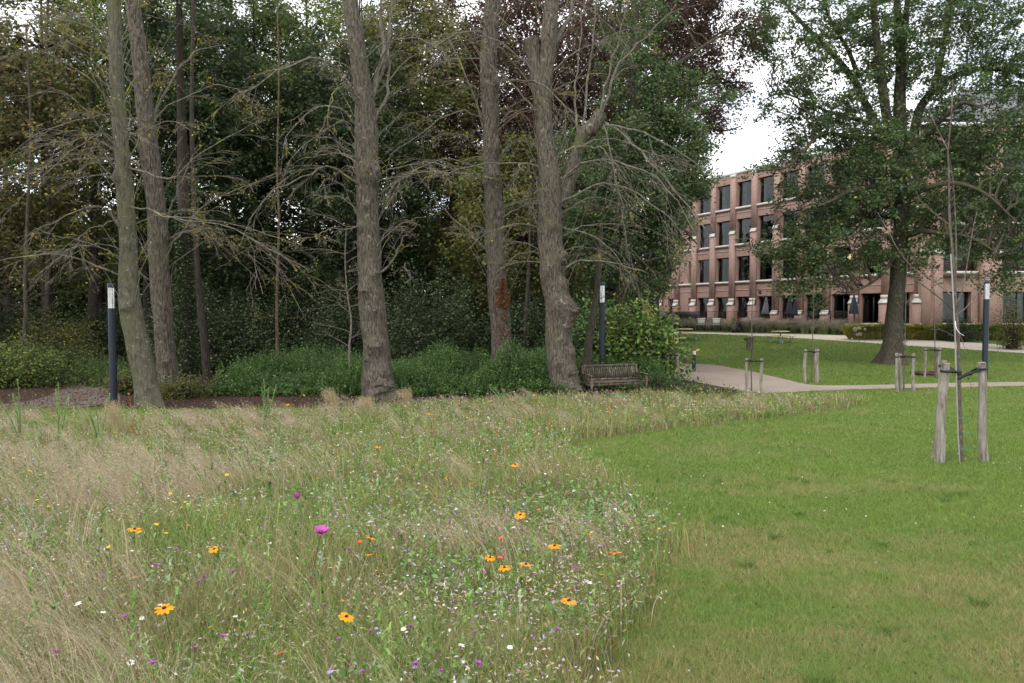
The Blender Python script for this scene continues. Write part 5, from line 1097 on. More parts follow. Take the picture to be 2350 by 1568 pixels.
# ------------------------------------------------------------------ staked saplings
M['stake'] = mat_ramp('weathered_stake_wood', [(.32, (.07, .055, .045)), (.46, (.26, .235, .21)), (.7, (.40, .375, .345))], 4, bump=1, bscale=14, stretch=(5, 5, .7), scale2=1.4, cols2=[(.35, (.8, .76, .68)), (.65, (1.12, 1.12, 1.12))], bdist=.03)
M['strap'] = mat_plain('black_rubber_strap', (.015, .015, .017), .55, var=.1)
M['sapbark'] = mat_bark('young_bark', (.06, .045, .038), (.17, .135, .115), vs=(12, 12, 3), bump=.3, moss=[((.22, .21, .17), 9, .6, .7)])
M['cane'] = mat_plain('pale_grey_support_cane', (.30, .30, .28), .6, var=.12)
def XW(sx, D): return (sx - 2000) / 3062 * D
def stake(sx0, sx1, D, top_sy, wpx, label, grp, seed):
    z = float(g(D)); x0, x1 = XW(sx0, D), XW(sx1, D); zt = EYE - (top_sy - 1222) / 3062 * D; t = empty('tree_stake', (x0, D, z)); tag(t, label, 'stake', grp)
    r = wpx / 3062 * D / 2; n = 26; s = np.linspace(0, 1, n); P = np.stack([(x1 - x0) * s + .25 * r * np.sin(s * 7 + seed), .2 * r * np.cos(s * 6 + seed), -.15 + (zt - z + .15) * s], 1); rr = r * (1.06 - .14 * s)
    V, Q = tubes(P[None], rr[None], 22); 
    for i, v in enumerate(V):
        k = i // 22; c = P[k]; f = 1 + .07 * mnoise.noise((v[0] * 14 + seed, v[1] * 14, v[2] * 2.5)) + .035 * mnoise.noise((v[0] * 50, v[1] * 50, v[2] * 5 + seed)); V[i] = c + (v - c) * f
    a = Acc(); a.add(V, [Q]); top = V[-22:]; c = P[-1] + (0, 0, .004); inner = c + (top - c) * .82 + (0, 0, .006)
    a.add(np.vstack([top, inner, [c + (0, 0, .006)]]), [[(j, (j + 1) % 22, 22 + (j + 1) % 22, 22 + j) for j in range(22)], [(22 + j, 22 + (j + 1) % 22, 44) for j in range(22)]])
    a.build('post', M['stake'], t, smooth=True); return (np.array([x0, D, z]) + P[-1], r, t)
def strap(p, rp, q, rq, z, wd, label, par_group, dz=0):
    """a band round the stake at p and the stem at q"""
    t = empty('tree_tie', (p[0], p[1], z)); tag(t, label, 'tree tie', par_group); O = np.array([p[0], p[1], z])
    def loop(c, r, zz):
        th = np.linspace(0, 2 * math.pi, 25); V = [(c[0] + (r + e) * math.cos(a_), c[1] + (r + e) * math.sin(a_), zz + h) for a_ in th for (e, h) in ((.002, -wd / 2), (.008, -wd / 2), (.008, wd / 2), (.002, wd / 2))]
        return np.array(V) - O, [(4 * i + j, 4 * i + 4 + j, 4 * i + 4 + (j + 1) % 4, 4 * i + (j + 1) % 4) for i in range(24) for j in range(4)]
    a = Acc()
    for c, r, zz in ((p, rp * 1.03, z), (q, rq + .006, z + dz)): V, Q = loop(c, r, zz); a.add(V, [Q])
    a.build('band', M['strap'], t)
    d = np.array([q[0] - p[0], q[1] - p[1], 0]); ln = np.linalg.norm(d[:2]); u = d / ln; b_ = Acc(); side = np.array([-u[1], u[0], 0])
    for s_ in (-1, 1):
        A_ = np.array([p[0], p[1], z]) + u * rp * .6 + side * s_ * (rp * .8) - O; B_ = np.array([q[0], q[1], z + dz]) - u * rq * .5 + side * s_ * rq * .5 - O; M_ = A_ * .25 + B_ * .75
        b_.bar(A_, M_, .006, wd, up=(0, 0, 1)); b_.bar(M_, B_, .006, wd, up=(0, 0, 1))
    m_ = np.array([p[0], p[1], z]) * .45 + np.array([q[0], q[1], z + dz]) * .55 - O; b_.bar(m_ - u * .025, m_ + u * .025, .05, wd * 1.5, up=(0, 0, 1)); b_.build('strap', M['strap'], t)
def sapling(stem, D, r0, label, twigs=16, leaves=0, kind='oak', tl=.5, extra=(), r1=None):
    P = np.array([WS(x, y, D) for x, y in stem]); P[0, 2] = float(g(D)) - .05; b = np.array([P[0, 0], D, float(g(D))]); t = empty('sapling', tuple(b)); tag(t, label, 'young tree', 'staked young trees on the lawn')
    q = smooth_path(P, 40); rr = np.linspace(r0, r1 or r0 * .3, 40); rr[:3] *= 1.12; a = Acc(); a.tube(q - b, rr, 12); 
    E = []
    for pts, r_ in extra:
        e = smooth_path(np.array([WS(x, y, D + dd) for x, y, dd in pts]), 20); a.tube(e - b, np.linspace(r_, r_ * .3, 20), 7); E.append(e)
    if twigs:
        i = R.integers(14, 39, twigs); an_ = R.uniform(0, 6.28, twigs); d = np.stack([np.cos(an_), np.sin(an_), R.uniform(.6, 2, twigs)], 1); d /= np.linalg.norm(d, axis=1, keepdims=True)
        B = arch(q[i], d, R.uniform(.4, 1.3, twigs) * tl, 7, .0, .06); V, Q = tubes(B - b, np.full((twigs, 7), max(.004, r0 * .22)) * np.linspace(1, .35, 7), 4); a.add(V, [Q])
        C_, RC = side_shoots(B, np.full((twigs, 7), .006), 2, .2, .9, .4, .6, 5); V, Q = tubes(C_ - b, np.maximum(RC, .003), 3); a.add(V, [Q])
    if E:
        B = np.array([e[::2] for e in E]); C_, RC = side_shoots(B, np.full(B.shape[:2], .006), 7, .1, .95, .10, .5, 5, 0, up=.5); V, Q = tubes(C_ - b, np.maximum(RC, .0025), 3); a.add(V, [Q])
    a.build('trunk', M['sapbark'], t, smooth=True)
    if leaves:
        src = np.concatenate([C_.reshape(-1, 3), B.reshape(-1, 3)]); e = src[R.integers(0, len(src), leaves)] + R.normal(0, .05, (leaves, 3)); V, qd, C = rhombs(e - b, R.uniform(.05, .09, leaves), .6, tints(leaves, *PAL[kind])); l = Acc(); l.add(V, [qd], C); l.build('leaves', M['leaf'], t, usecol=True)
    return q, rr
def tie_all(q, rr, stakes, z, wd, what, dz=0.):
    for (p, r, so_), wh in stakes:
        i = np.argmin(abs(q[:, 2] - z)); s_ = np.array([p[0], p[1]]); strap(s_, r, q[i, :2], rr[i], z, wd, wh, 'black ties holding the young trees', dz)
# big near sapling
D0 = G(3740 * .256, 1805 * .256)[1]
q, rr = sapling([(3757, 1806), (3750, 1600), (3746, 1450), (3743, 1320), (3737, 1220), (3729, 1120), (3722, 1000), (3711, 880), (3708, 780), (3706, 650), (3703, 585), (3712, 500), (3718, 420), (3722, 310)], D0, .029, 'tall bare young tree in the right foreground tied to pale stakes', twigs=0, r1=.008,
    extra=[([(3716, 1155, 0), (3690, 1130, .1), (3620, 1080, .3), (3560, 1040, .5), (3505, 970, .6), (3470, 900, .8), (3428, 830, .9)], .013), ([(3722, 1208, 0), (3690, 1180, -.1), (3620, 1125, -.3), (3560, 1080, -.4), (3545, 1050, -.5)], .012), ([(3738, 1180, 0), (3755, 1150, .1), (3775, 1050, .3), (3800, 900, .4), (3818, 818, .5)], .013),
           ([(3742, 1225, 0), (3780, 1195, .2), (3840, 1110, .5), (3880, 1010, .7), (3925, 900, .8)], .012), ([(3732, 1110, 0), (3735, 1000, .05), (3732, 850, .05), (3722, 700, 0), (3710, 620, 0)], .015), ([(3705, 590, 0), (3680, 540, .1), (3650, 480, .1), (3630, 430, .2), (3620, 385, .3)], .012), ([(3704, 580, 0), (3696, 540, -.1), (3690, 500, -.2)], .006),
           ([(3718, 445, 0), (3700, 420, -.1), (3680, 388, -.2)], .006), ([(3722, 440, 0), (3740, 420, 0)], .005), ([(3730, 1315, 0), (3690, 1295, -.3), (3665, 1288, -.5), (3630, 1288, -.7)], .007), ([(3740, 1290, 0), (3765, 1350, -.1), (3775, 1440, -.1), (3790, 1500, 0), (3825, 1570, .05)], .005), ([(3712, 880, 0), (3660, 840, .2), (3600, 790, .4), (3575, 740, .5)], .008)])
cn = empty('support_cane', tuple([XW(3742, D0 - .09), D0 - .09, float(g(D0))])); tag(cn, 'pale grey straight cane tied along the tall foreground sapling', 'cane')
pc = np.array([WS(3749, 1806, D0 - .02), WS(3743, 1700, D0 - .02), WS(3734, 1420, D0 - .03), WS(3731, 1310, D0 - .03), WS(3725, 1187, D0 - .03), WS(3720, 1091, D0 - .03), WS(3714, 993, D0 - .03)]); Acc().tube(pc - np.array(cn.location), [.011] * 7, 8).build('pole', M['cane'], cn, smooth=True)
pk = smooth_path(np.array([WS(3732, 1255, D0 - .13), WS(3735, 1280, D0 - .16), WS(3748, 1300, D0 - .2), WS(3766, 1311, D0 - .22)]), 12); Acc().tube(pk - np.array(cn.location), np.linspace(.006, .003, 12), 6).build('peeled_strip', M['white_pl'], cn, smooth=True)
M['twine'] = mat_plain('turquoise_twine', (.05, .33, .27), .8, var=.1)
for sy, dx in ((1018, 12), (1640, 0), (1695, 0), (1762, 0)):
    z = EYE - (sy - 1222) / 3062 * D0; i = np.argmin(abs(q[:, 2] - z)); c = q[i]; th = np.linspace(0, 7.5, 26); r_ = rr[i] + .004
    tw = np.stack([c[0] + r_ * np.cos(th), D0 + r_ * np.sin(th), z + .006 * th], 1); tail = np.array([[c[0] + r_ + .05, D0 - .02, z + .02], [c[0] + r_ + .09, D0 - .03, z + .005]]); o = Acc().tube(np.vstack([tw, tail]) - c, .0028, 5).build('twine', M['twine']); o.location = c
    tag(o, {1018: 'turquoise twine tied high on the foreground sapling', 1640: 'turquoise twine loop on the foreground sapling just below the black ties', 1695: 'middle turquoise twine loop on the lower foreground sapling', 1762: 'lowest turquoise twine loop near the foot of the foreground sapling'}[sy], 'twine')
ns_ = [(stake(3675, 3695, D0 - .12, 1420, 35, 'thick grey stake left of the foreground sapling, cracked and leaning slightly right', None, 1), 'black strap from the thick left stake to the foreground sapling'),
       (stake(3668, 3690, D0 + .42, 1410, 30, 'half hidden stake behind the thick left stake of the foreground sapling', None, 5), 'black strap round the half hidden rear stake of the foreground sapling'),
       (stake(3856, 3837, D0 + .05, 1417, 32, 'grey stake right of the foreground sapling, leaning to the left', None, 9), 'black strap from the foreground sapling to its right stake')]
for (s_, wh), zz, dz in zip(ns_, (1448, 1436, 1442), (-.02, -.1, -.14)):
    z = EYE - (zz - 1222) / 3062 * D0; i = np.argmin(abs(q[:, 2] - z)); strap(np.array([s_[0][0], s_[0][1]]), s_[1], q[i, :2], rr[i], z, .035, wh, None, dz)
# five smaller ones further off: stem pixels, depth, stakes
SAP = [
 (28.4, [(2638, 1490), (2634, 1380), (2630, 1300), (2626, 1200), (2618, 1120), (2612, 1090)], [(2612, 2608, 1384, 11, 'thin pale stake left of the bare sapling beside the laurel'), (2652, 2647, 1380, 14, 'pale stake right of the bare sapling beside the laurel')], 1388, 'thin sapling with two stakes beside the laurel shrub', 0, .022, .25),
 (25.7, [(2936, 1528), (2935, 1420), (2938, 1330), (2936, 1250), (2940, 1180), (2941, 1127)], [(2919, 2918, 1400, 12, 'left stake of the sapling that carries the nest box'), (2977, 2976, 1402, 12, 'right stake of the sapling that carries the nest box')], 1410, 'sapling with upright buds carrying a wooden nest box', 0, .024, .3),
 (29.0, [(3171, 1490), (3172, 1400), (3175, 1300), (3178, 1200), (3178, 1120), (3181, 1060)], [(3144, 3147, 1365, 13, 'thin brown stake left of the leafy sapling on the lawn'), (3191, 3193, 1364, 17, 'thick pale stake right of the leafy sapling on the lawn')], 1374, 'young leafy sapling between two stakes left of the great oak', 260, .026, .5),
 (25.8, [(3530, 1535), (3532, 1440), (3534, 1360), (3537, 1240), (3540, 1120), (3545, 1000)], [(3509, 3503, 1380, 12, 'leftmost stake of the sapling just right of the oak trunk'), (3521, 3518, 1383, 13, 'middle stake of the sapling just right of the oak trunk'), (3572, 3569, 1382, 13, 'right stake of the sapling just right of the oak trunk')], 1394, 'sapling with three stakes just right of the oak trunk', 60, .026, .5),
 (31.2, [(3650, 1482), (3651, 1400), (3652, 1320), (3650, 1220), (3648, 1130), (3640, 1030)], [(3616, 3618, 1362, 9, 'thin brown stake over the dark ring, left of the distant sapling'), (3661, 3662, 1360, 10, 'brown stake close behind the distant sapling near the lamp post'), (3670, 3671, 1358, 12, 'reddish stake right of the distant sapling near the lamp post')], 1368, 'distant thin sapling with brown stakes and a dark ring at its side', 30, .022, .5)]
for D, stem, sts, ty, lab, lv, r0, tl in SAP:
    q, rr = sapling(stem, D, r0, lab, twigs=14, leaves=lv, tl=tl)
    for k, (x0, x1, top, wpx, sl) in enumerate(sts):
        p, r, so_ = stake(x0, x1, D + (.0 if k != 1 or len(sts) < 3 else .25), top, wpx, sl, None, x0 % 7)
        z = EYE - (ty - 1222) / 3062 * D; i = np.argmin(abs(q[:, 2] - z)); strap(np.array([p[0], p[1]]), r, q[i, :2], rr[i], z, .04, 'black tie at the ' + sl, None, .02 * (-1) ** k)
# nest box made from a log, on the second sapling
D = 25.7; nb = empty('nest_box', (XW(2929, D - .12), D - .14, EYE - (1366 - 1222) / 3062 * D)); tag(nb, 'brown log nest box hanging on a sapling stem above the lawn', 'nest box')
h = 48 / 3062 * D; a = Acc(); prof = [(.001, 0), (.125, 0), (.118, h * .5), (.105, h * .9), (.10, h), (.001, h)]; a.lathe(prof, 18); a.build('log', M['oak_bark'], nb, smooth=True)
a = Acc(); a.lathe([(.001, h), (.14, h), (.14, h + .03), (.001, h + .035)], 18); a.build('lid', M['oldwood'], nb)
a = Acc(); a.tube([(-.03, -.108, h * .68), (-.03, -.13, h * .68)], .035, 14); a.build('entrance', M['frame'], nb)
a = Acc(); a.tube([(-.05, 0, h * .75), (-.2, -.01, h * .9)], .035, 10); a.build('side_stub', M['oak_bark'], nb)
# dark ring lying on the grass
c = S6(1485, 482); rg = Acc(); rg.lathe([(.50, .0), (.56, .05), (.56, .13), (.53, .15), (.50, .13), (.46, .02)], 32); o = rg.build('planting_ring', M['rail_red']); o.location = c; tag(o, 'low dark brown ring lying on the lawn beside the distant sapling', 'ring')
M['earth'] = M['mulch']
o = Acc().lathe([(.001, .004), (.44, .03), (.46, 0)], 20).build('soil_patch', M['mulch']); o.location = c; tag(o, 'dark earth inside the brown ring on the lawn', 'soil')

# ------------------------------------------------------------------ terrace furniture and beds
M['parasol_grey'] = mat_plain('grey_parasol_cloth', (.13, .13, .135), .9, var=.15, scale=4); M['parasol_navy'] = mat_plain('dark_navy_parasol_cloth', (.03, .032, .045), .9, var=.15, scale=4)
def parasol(sx, D, top, mat, label, w=.26, lean=0):
    t = empty('closed_parasol', (XW(sx, D), D, 1.72)); tag(t, label, 'parasol', 'closed parasols on the terrace'); H = EYE + (1222 - top) / 3062 * D - 1.72
    Acc().tube([(0, 0, 0), (0, 0, H + .05)], .022, 10).build('pole', M['frame'], t); Acc().lathe([(.001, .0), (.27, .0), (.27, .06), (.001, .08)], 20).build('base', M['frame'], t)
    n = 24; V = []; lv = [(H, .03), (H - .25, .09), (H * .6, w * .75), (H * .38, w), (H * .36, w * .8)]
    for z, r_ in lv:
        for j in range(n): a_ = 2 * math.pi * j / n; k = r_ * (1 + .28 * math.cos(8 * a_ + z)); V.append((k * math.cos(a_) + lean * (H - z), k * math.sin(a_), z))
    a = Acc(); a.add(V, [[(i * n + j, i * n + (j + 1) % n, (i + 1) * n + (j + 1) % n, (i + 1) * n + j) for i in range(len(lv) - 1) for j in range(n)]]); a.build('cloth', mat, t, smooth=True)
parasol(2992, 64.5, 1160, M['parasol_grey'], 'closed grey parasol, leftmost on the terrace', lean=-.05)
parasol(3085, 61, 1158, M['parasol_navy'], 'closed dark parasol leaning, second from the left', lean=-.06)
parasol(3105, 62.5, 1168, M['parasol_navy'], 'closed dark parasol directly behind the second one', w=.2)
parasol(3334, 58.4, 1152, M['parasol_navy'], 'tall closed navy parasol near the oak trunk', w=.32)
M['white_wood'] = mat_plain('white_painted_wood', (.6, .6, .56), .6, var=.08)
def tbench(sx, D, label):
    t = empty('terrace_chair', (XW(sx, D), D, 1.2), math.radians(-18)); tag(t, label, 'chair', 'pale chairs before the terrace')
    for i in range(4): Acc().box(-.38, .38, -.2 + i * .12, -.1 + i * .12, .42, .45).build('seat_slat', M['white_wood'], t)
    for i in range(3): Acc().box(-.38, .38, .28 + .02 * i, .305 + .02 * i, .55 + .14 * i, .66 + .14 * i).build('back_slat', M['white_wood'], t)
    for x in (-.34, .34): a = Acc(); a.box(x - .03, x + .03, -.15, -.1, -.1, .42); a.build('leg', M['rail'], t); a = Acc(); a.box(x - .03, x + .03, .22, .27, -.1, .9); a.build('leg', M['rail'], t)
tbench(2738, 66.5, 'pale slatted chair among the grasses, the left one of two'); tbench(2797, 65.5, 'pale slatted chair among the grasses, the right one of two')
M['pot'] = mat_plain('dark_plant_pot', (.03, .025, .03), .5, var=.1)
for sx, D, kd, lab in ((2866, 63.5, 'bright', 'potted yellow green plant at the gap in the grasses'), (2884, 64, 'copper', 'potted reddish plant at the gap in the grasses')):
    t = empty('potted_plant', (XW(sx, D), D, 1.0)); tag(t, lab, 'potted plant'); Acc().lathe([(.001, 0), (.17, 0), (.22, .4), (.20, .4), (.19, .34), (.001, .34)], 18).build('pot', M['pot'], t)
    n = 500; V, qd, C = rhombs(np.stack([R.normal(0, .14, n), R.normal(0, .14, n), .36 + R.random(n) * .9], 1), .08, .5, tints(n, *PAL[kd])); l = Acc(); l.add(V, [qd], C); l.build('leaves', M['leaf'], t, usecol=True)
# wall lamps / boxes on the brick
for k, z in ((5.3, 4.35), (6.2, 4.35)):
    p = wing_pt(k, .2, z); t = empty('wall_lamp', p, bld.rotation_euler.z); tag(t, {5.3: 'dark box lamp on the brick wall above the left parasol', 6.2: 'dark box lamp on the brick wall above the second parasol'}[k], 'wall lamp'); Acc().box(-.12, .12, -.12, .13, 0, .22).build('housing', M['frame'], t); Acc().box(-.08, .08, -.09, .09, -.01, -.001).build('lens', M['clear'], t)
# ornamental grass bed, one clump at a time
def clump_mesh(seed, nb, h, spread, pal, heads):
    a = Acc(); an_ = R.uniform(0, 6.28, nb); r_ = R.random(nb) * .12; hh = h * R.uniform(.5, 1.05, nb); P = np.stack([np.cos(an_) * r_, np.sin(an_) * r_, 0 * r_], 1)
    lean = np.stack([np.cos(an_), np.sin(an_), -.12 + 0 * an_], 1) * (hh * R.uniform(.1, spread, nb))[:, None]; V, q, t_, C = blades(P, hh, .022, lean, tints(nb, pal, [1] * len(pal), .25)); a.add(V, [q, t_], C)
    if heads:
        k = R.random(nb) < heads; tp = np.repeat((P + lean + np.stack([0 * hh, 0 * hh, hh], 1))[k], 7, 0) + R.normal(0, .06, (k.sum() * 7, 3)); V, q, C = rhombs(tp, .07, .3, tints(len(tp), [(.38, .30, .26), (.44, .36, .3)], [1, 1], .2)); a.add(V, [q], C)
    return a.mesh('ornamental_grass', M['blade'], usecol=True)
CM = [clump_mesh(i, 420, 1.15, .45, [(.20, .27, .12), (.26, .31, .16), (.32, .31, .20), (.14, .20, .09)], .16) for i in range(4)]
near_ = [S6(*p)[:2] for p in [(-1050, 90), (-500, 98), (-120, 108), (0, 112), (450, 120), (850, 135)]]
cl_n = 0
pth = smooth_path(np.array(near_), 150)
for row, off in ((0, .5), (1, 1.3), (2, 2.1)):
    for i, p in enumerate(pth):
        if row == 2 and i % 2: continue
        sxp = 2000 + p[0] / p[1] * 3062
        if 2850 < sxp < 2895 or sxp < 2610 or sxp > 3400 or (i + row) % 2 and sxp < 2860: continue
        y = p[1] + off + R.uniform(-.4, .4); x = p[0] / p[1] * y + R.uniform(-.3, .3); o = link('bed_plant', CM[(i + row) % 4], loc=(x, y, float(g(y)) - .02)); s_ = R.uniform(.6, .98) * (1 + .05 * row); o.scale = (s_, s_, s_); o.rotation_euler = (0, 0, R.uniform(0, 6.28))
        tag(o, 'feathery green and brown clump of plumes in the long bed before the terrace', 'plant', 'ornamental grasses in the bed before the terrace'); cl_n += 1
# ferns and hydrangeas further right
def fern_mesh():
    a = Acc(); nf = 26
    for i in range(nf):
        az = R.uniform(0, 6.28); L_ = R.uniform(.55, 1.0); s = np.linspace(0, 1, 12); P = np.stack([np.cos(az) * L_ * s * .8, np.sin(az) * L_ * s * .8, L_ * (1.7 * s - .95 * s * s)], 1); col = tints(1, [(.24, .25, .05), (.17, .22, .045), (.34, .28, .07), (.10, .15, .035)], [3, 3, 1.4, 1.2])[0]
        sd_ = np.array([-math.sin(az), math.cos(az), 0]); V = []; Fq = []
        for j in range(1, 12):
            w_ = .15 * math.sin(math.pi * min(1, s[j] * .95 + .05)) + .01
            for sg in (-1, 1): c = P[j]; d_ = sd_ * sg; f = P[j] - P[j - 1]; V += [c, c + d_ * w_ + f * .5 - (0, 0, .25 * w_), c + d_ * w_ * .9 + f * .15 - (0, 0, .3 * w_), c - f * .55]; Fq.append([len(V) - 4, len(V) - 3, len(V) - 2, len(V) - 1])
        a.add(V, [Fq], col)
    return a.mesh('fern', M['blade'], usecol=True)
FM = [fern_mesh() for _ in range(3)]
fpts = [S6(*p) for p in [(860, 138), (1000, 146), (1150, 148), (1350, 148), (1600, 146), (1900, 140), (2150, 134), (2350, 128), (2600, 122)]]
fp = smooth_path(np.array(fpts), 46)
for row in range(4):
    for p in fp:
        y = min(p[1] + .5 + row * 1.05 + R.uniform(-.3, .3), 53.6); x = p[0] / p[1] * y + R.uniform(-.3, .3); o = link('fern', FM[R.integers(3)], loc=(x, y, float(g(y)))); s_ = R.uniform(1.1, 1.6); o.scale = (s_, s_, s_); o.rotation_euler = (0, 0, R.uniform(0, 6.28))
        tag(o, 'yellow green fern in the bed in front of the right brick wing', 'fern', 'ferns in the bed before the brick wing')
M['hyd'] = mat_plain('cream_pink_petals', (.62, .56, .48), .8, var=.12, scale=14)
def hyd(sx, sy, D, r, lab):
    c = WS(sx, sy, D); zb = float(g(D)); t = empty('hydrangea', (c[0], D, zb)); tag(t, lab, 'hydrangea', 'hydrangea blooms at the end of the fern bed')
    n = 260; q_ = rnd_unit(n) * r * R.uniform(.8, 1.05, (n, 1)); q_[:, 2] += c[2] - zb; V, qd, C = rhombs(q_, r * .5, .9, tints(n, [(.66, .60, .52), (.62, .46, .38)], [3, 1], .1), up=.5); l = Acc(); l.add(V, [qd], C); l.build('bloom', M['petal'], t, usecol=True)
    Acc().tube([(.05, .1, 0), (0, 0, c[2] - zb)], .012, 6).build('stem', M['twig_dark'], t)
for i, (x, y, r, lab) in enumerate([(1722, 925, .13, 'leftmost cream hydrangea bloom'), (1788, 910, .10, 'cream hydrangea bloom second from the left, upper row'), (1798, 1000, .10, 'low cream hydrangea bloom near the path'), (1757, 1008, .09, 'low pink cream hydrangea bloom near the path, left one'), (1985, 860, .09, 'pale pink hydrangea bloom high beside the oak trunk'), (2110, 800, .11, 'white hydrangea bloom against the oak trunk'), (1875, 925, .07, 'small salmon hydrangea bloom among yellow ferns')]): hyd(2900 + x / 3.917, 1050 + y / 3.917, 51.0, r, lab)
shrub('leafy_shrub', 'airy yellow green shrub at the right end of the fern bed', 2325, 47, 3.4, 1.3, 'yellow', 3000, .10, cl=.2, na=200)
shrub('leafy_shrub', 'dark green shrub behind the ferns by the right wing', 2200, 52.5, 1.9, 1.6, 'dark', 5000, .09)
# weedy border plants between bench and path
for lab, ux, D, H, Rx, kd, n in [('grey green weedy plants right of the bench', 1505, 25.4, .75, .6, 'nettle', 2200), ('yellowing weeds at the end of the meadow by the bollard light', 1600, 24.0, .5, .8, 'laurel', 1800), ('low yellowing weeds beside the gravel path', 1660, 23.6, .4, .8, 'yellow', 1300), ('weeds at the foot of the two stakes beside the laurel', 1540, 26.6, .5, .6, 'nettle', 1300)]:
    shrub('weed_clump', lab, ux, D, H, Rx, kd, n, .045, cl=.08, na=300)

# taller single plants of the meadow
def tall_plant(kind, ux, uy, D, H, label):
    b = at(ux, D); top = WU(ux, uy, D); H = max(.45, top[2] - b[2]); t = empty({'weed': 'tall_weed', 'plume': 'grass_plume', 'red': 'red_stemmed_plant'}[kind], tuple(b)); tag(t, label, 'plant')
    a = Acc()
    if kind == 'plume':
        n = 130; P = np.zeros((n, 3)) + R.normal(0, .05, (n, 3)) * (1, 1, 0); h = H * R.uniform(.75, 1.1, n); lean = np.stack([R.normal(-.16, .10, n), R.normal(0, .1, n), 0 * h], 1)
        V, Q, C, tip = ribbons(P, h, .006, lean, tints(n, [(.40, .36, .18), (.46, .38, .24)], [1, 1]), n=7, drop=.12); a.add(V, [Q], C)
        tp = np.repeat(tip, 22, 0) - np.repeat(lean * .5 + np.stack([0 * h, 0 * h, h * .5], 1), 22, 0) * R.random((n * 22, 1)) * .5 + R.normal(0, .012, (n * 22, 3))
        V, q, C = rhombs(tp, .022, .25, tints(len(tp), [(.56, .45, .29), (.48, .36, .24)], [1, 1], .15)); a.add(V, [q], C); a.build('plume', M['blade'], t, usecol=True); return
    for j in range(5 if kind == 'weed' else 1):
        s_ = np.linspace(0, 1, 9); w_ = R.normal(0, .14 if kind == 'weed' else .06, 2); hh = H * (1 if j == 0 else R.uniform(.6, .95)); P = np.stack([w_[0] * s_ ** 1.5 - .06 * s_ ** 3, w_[1] * s_ ** 1.5, hh * s_], 1)
        a.tube(P, np.linspace(.006, .002, 9), 5, col=(.18, .24, .08) if kind == 'weed' else (.42, .10, .07))
        m = 170 if kind == 'weed' else 46; f = R.uniform(.25 if kind == 'weed' else .1, 1, m); c = np.stack([np.interp(f, s_, P[:, i]) for i in range(3)], 1); d = rnd_unit(m); d[:, 2] = np.abs(d[:, 2]) * .6; ln = .09 * (1.15 - f * .6) if kind == 'weed' else .09 * (1.1 - f * .5)
        V, Q, C, _ = ribbons(c, .05 + 0 * f, .014 if kind == 'weed' else .016, d * ln[:, None] * (1, 1, .2), tints(m, [(.24, .36, .12), (.30, .42, .18)] if kind == 'weed' else [(.55, .26, .05), (.48, .14, .05), (.42, .36, .08)], [1, 1] if kind == 'weed' else [2, 1, 1], .2), n=4, drop=.7); a.add(V, [Q], C)
    a.build('stems_and_leaves', M['blade'], t, usecol=True)
for kd, ux, uy, D, lab in [('weed', 40, 872, 13.6, 'tall pale green feathery weed at the far left before the woodland path'), ('weed', 128, 878, 13.2, 'tall pale green weed second from the left edge, before the woodland path'), ('weed', 222, 905, 13.0, 'pale green weed in front of the gravel of the woodland path'), ('weed', 605, 872, 15.8, 'single tall bright green drooping weed left of the burled lime'),
        ('weed', 1160, 888, 20.5, 'fresh green weed before the foot of the ivy patched lime'), ('weed', 1425, 925, 21.5, 'green weed standing before the wooden bench'), ('weed', 1490, 905, 22.5, 'pale green weed just right of the wooden bench'), ('weed', 1215, 900, 20.8, 'green weed left of the forked lime'),
        ('plume', 770, 885, 18.5, 'drooping beige grass plume left of the burled lime'), ('plume', 850, 905, 18, 'drooping beige grass plume before the burled lime'), ('plume', 940, 885, 19.5, 'drooping beige grass plume right of the burled lime'), ('plume', 270, 910, 14.5, 'thin beige grass plume before the leaning lime'),
        ('red', 1080, 960, 15.5, 'red stemmed plant with orange leaves below the ivy patched lime'), ('red', 1140, 1000, 13.6, 'red stemmed plant with orange leaves in the middle of the meadow'), ('red', 1265, 985, 14.8, 'red stemmed plant with orange leaves below the forked lime'), ('red', 1395, 965, 17, 'red stemmed plant with orange leaves below the bench'), ('red', 1170, 1050, 10.8, 'red stemmed orange leaved plant nearest the tip of the lawn'), ('red', 300, 905, 14.0, 'reddish stem beside the left lamp post'), ('red', 1610, 940, 18.8, 'small orange leaved plant near the right end of the meadow')]:
    tall_plant(kd, ux, uy, D, 1, lab)
# ------------------------------------------------------------------ flowers one could count
M['stemg'] = mat_plain('flower_stem', (.12, .17, .05), .7, var=.2); M['disc'] = mat_plain('dark_flower_centre', (.035, .015, .01), .8, var=.3, scale=60)
def petal_ring(a, n, r0, r1, wd, z=0, cup=.2, col=(1, 1, 1), seed=0, jit=.15):
    for i in range(n):
        th = 2 * math.pi * i / n + R.normal(0, jit * .3); c, s = math.cos(th), math.sin(th); d = np.array([c, s, 0]); p = np.array([-s, c, 0]); L_ = (r1 - r0) * R.uniform(.85, 1.1); cu = cup + R.normal(0, jit)
        pts = [(0, .25), (.35, .9), (.7, 1), (1, .35)]; V = []
        for f, w_ in pts:
            zz = z + cu * L_ * f - .25 * L_ * f * f
            for sg in (-1, 1): V.append(d * (r0 + L_ * f) + p * sg * wd * w_ / 2 + np.array([0, 0, zz + .08 * wd * 0]))
        a.add(V, [[(2 * j, 2 * j + 1, 2 * j + 3, 2 * j + 2) for j in range(3)]], np.array(col) * R.uniform(.88, 1.08))
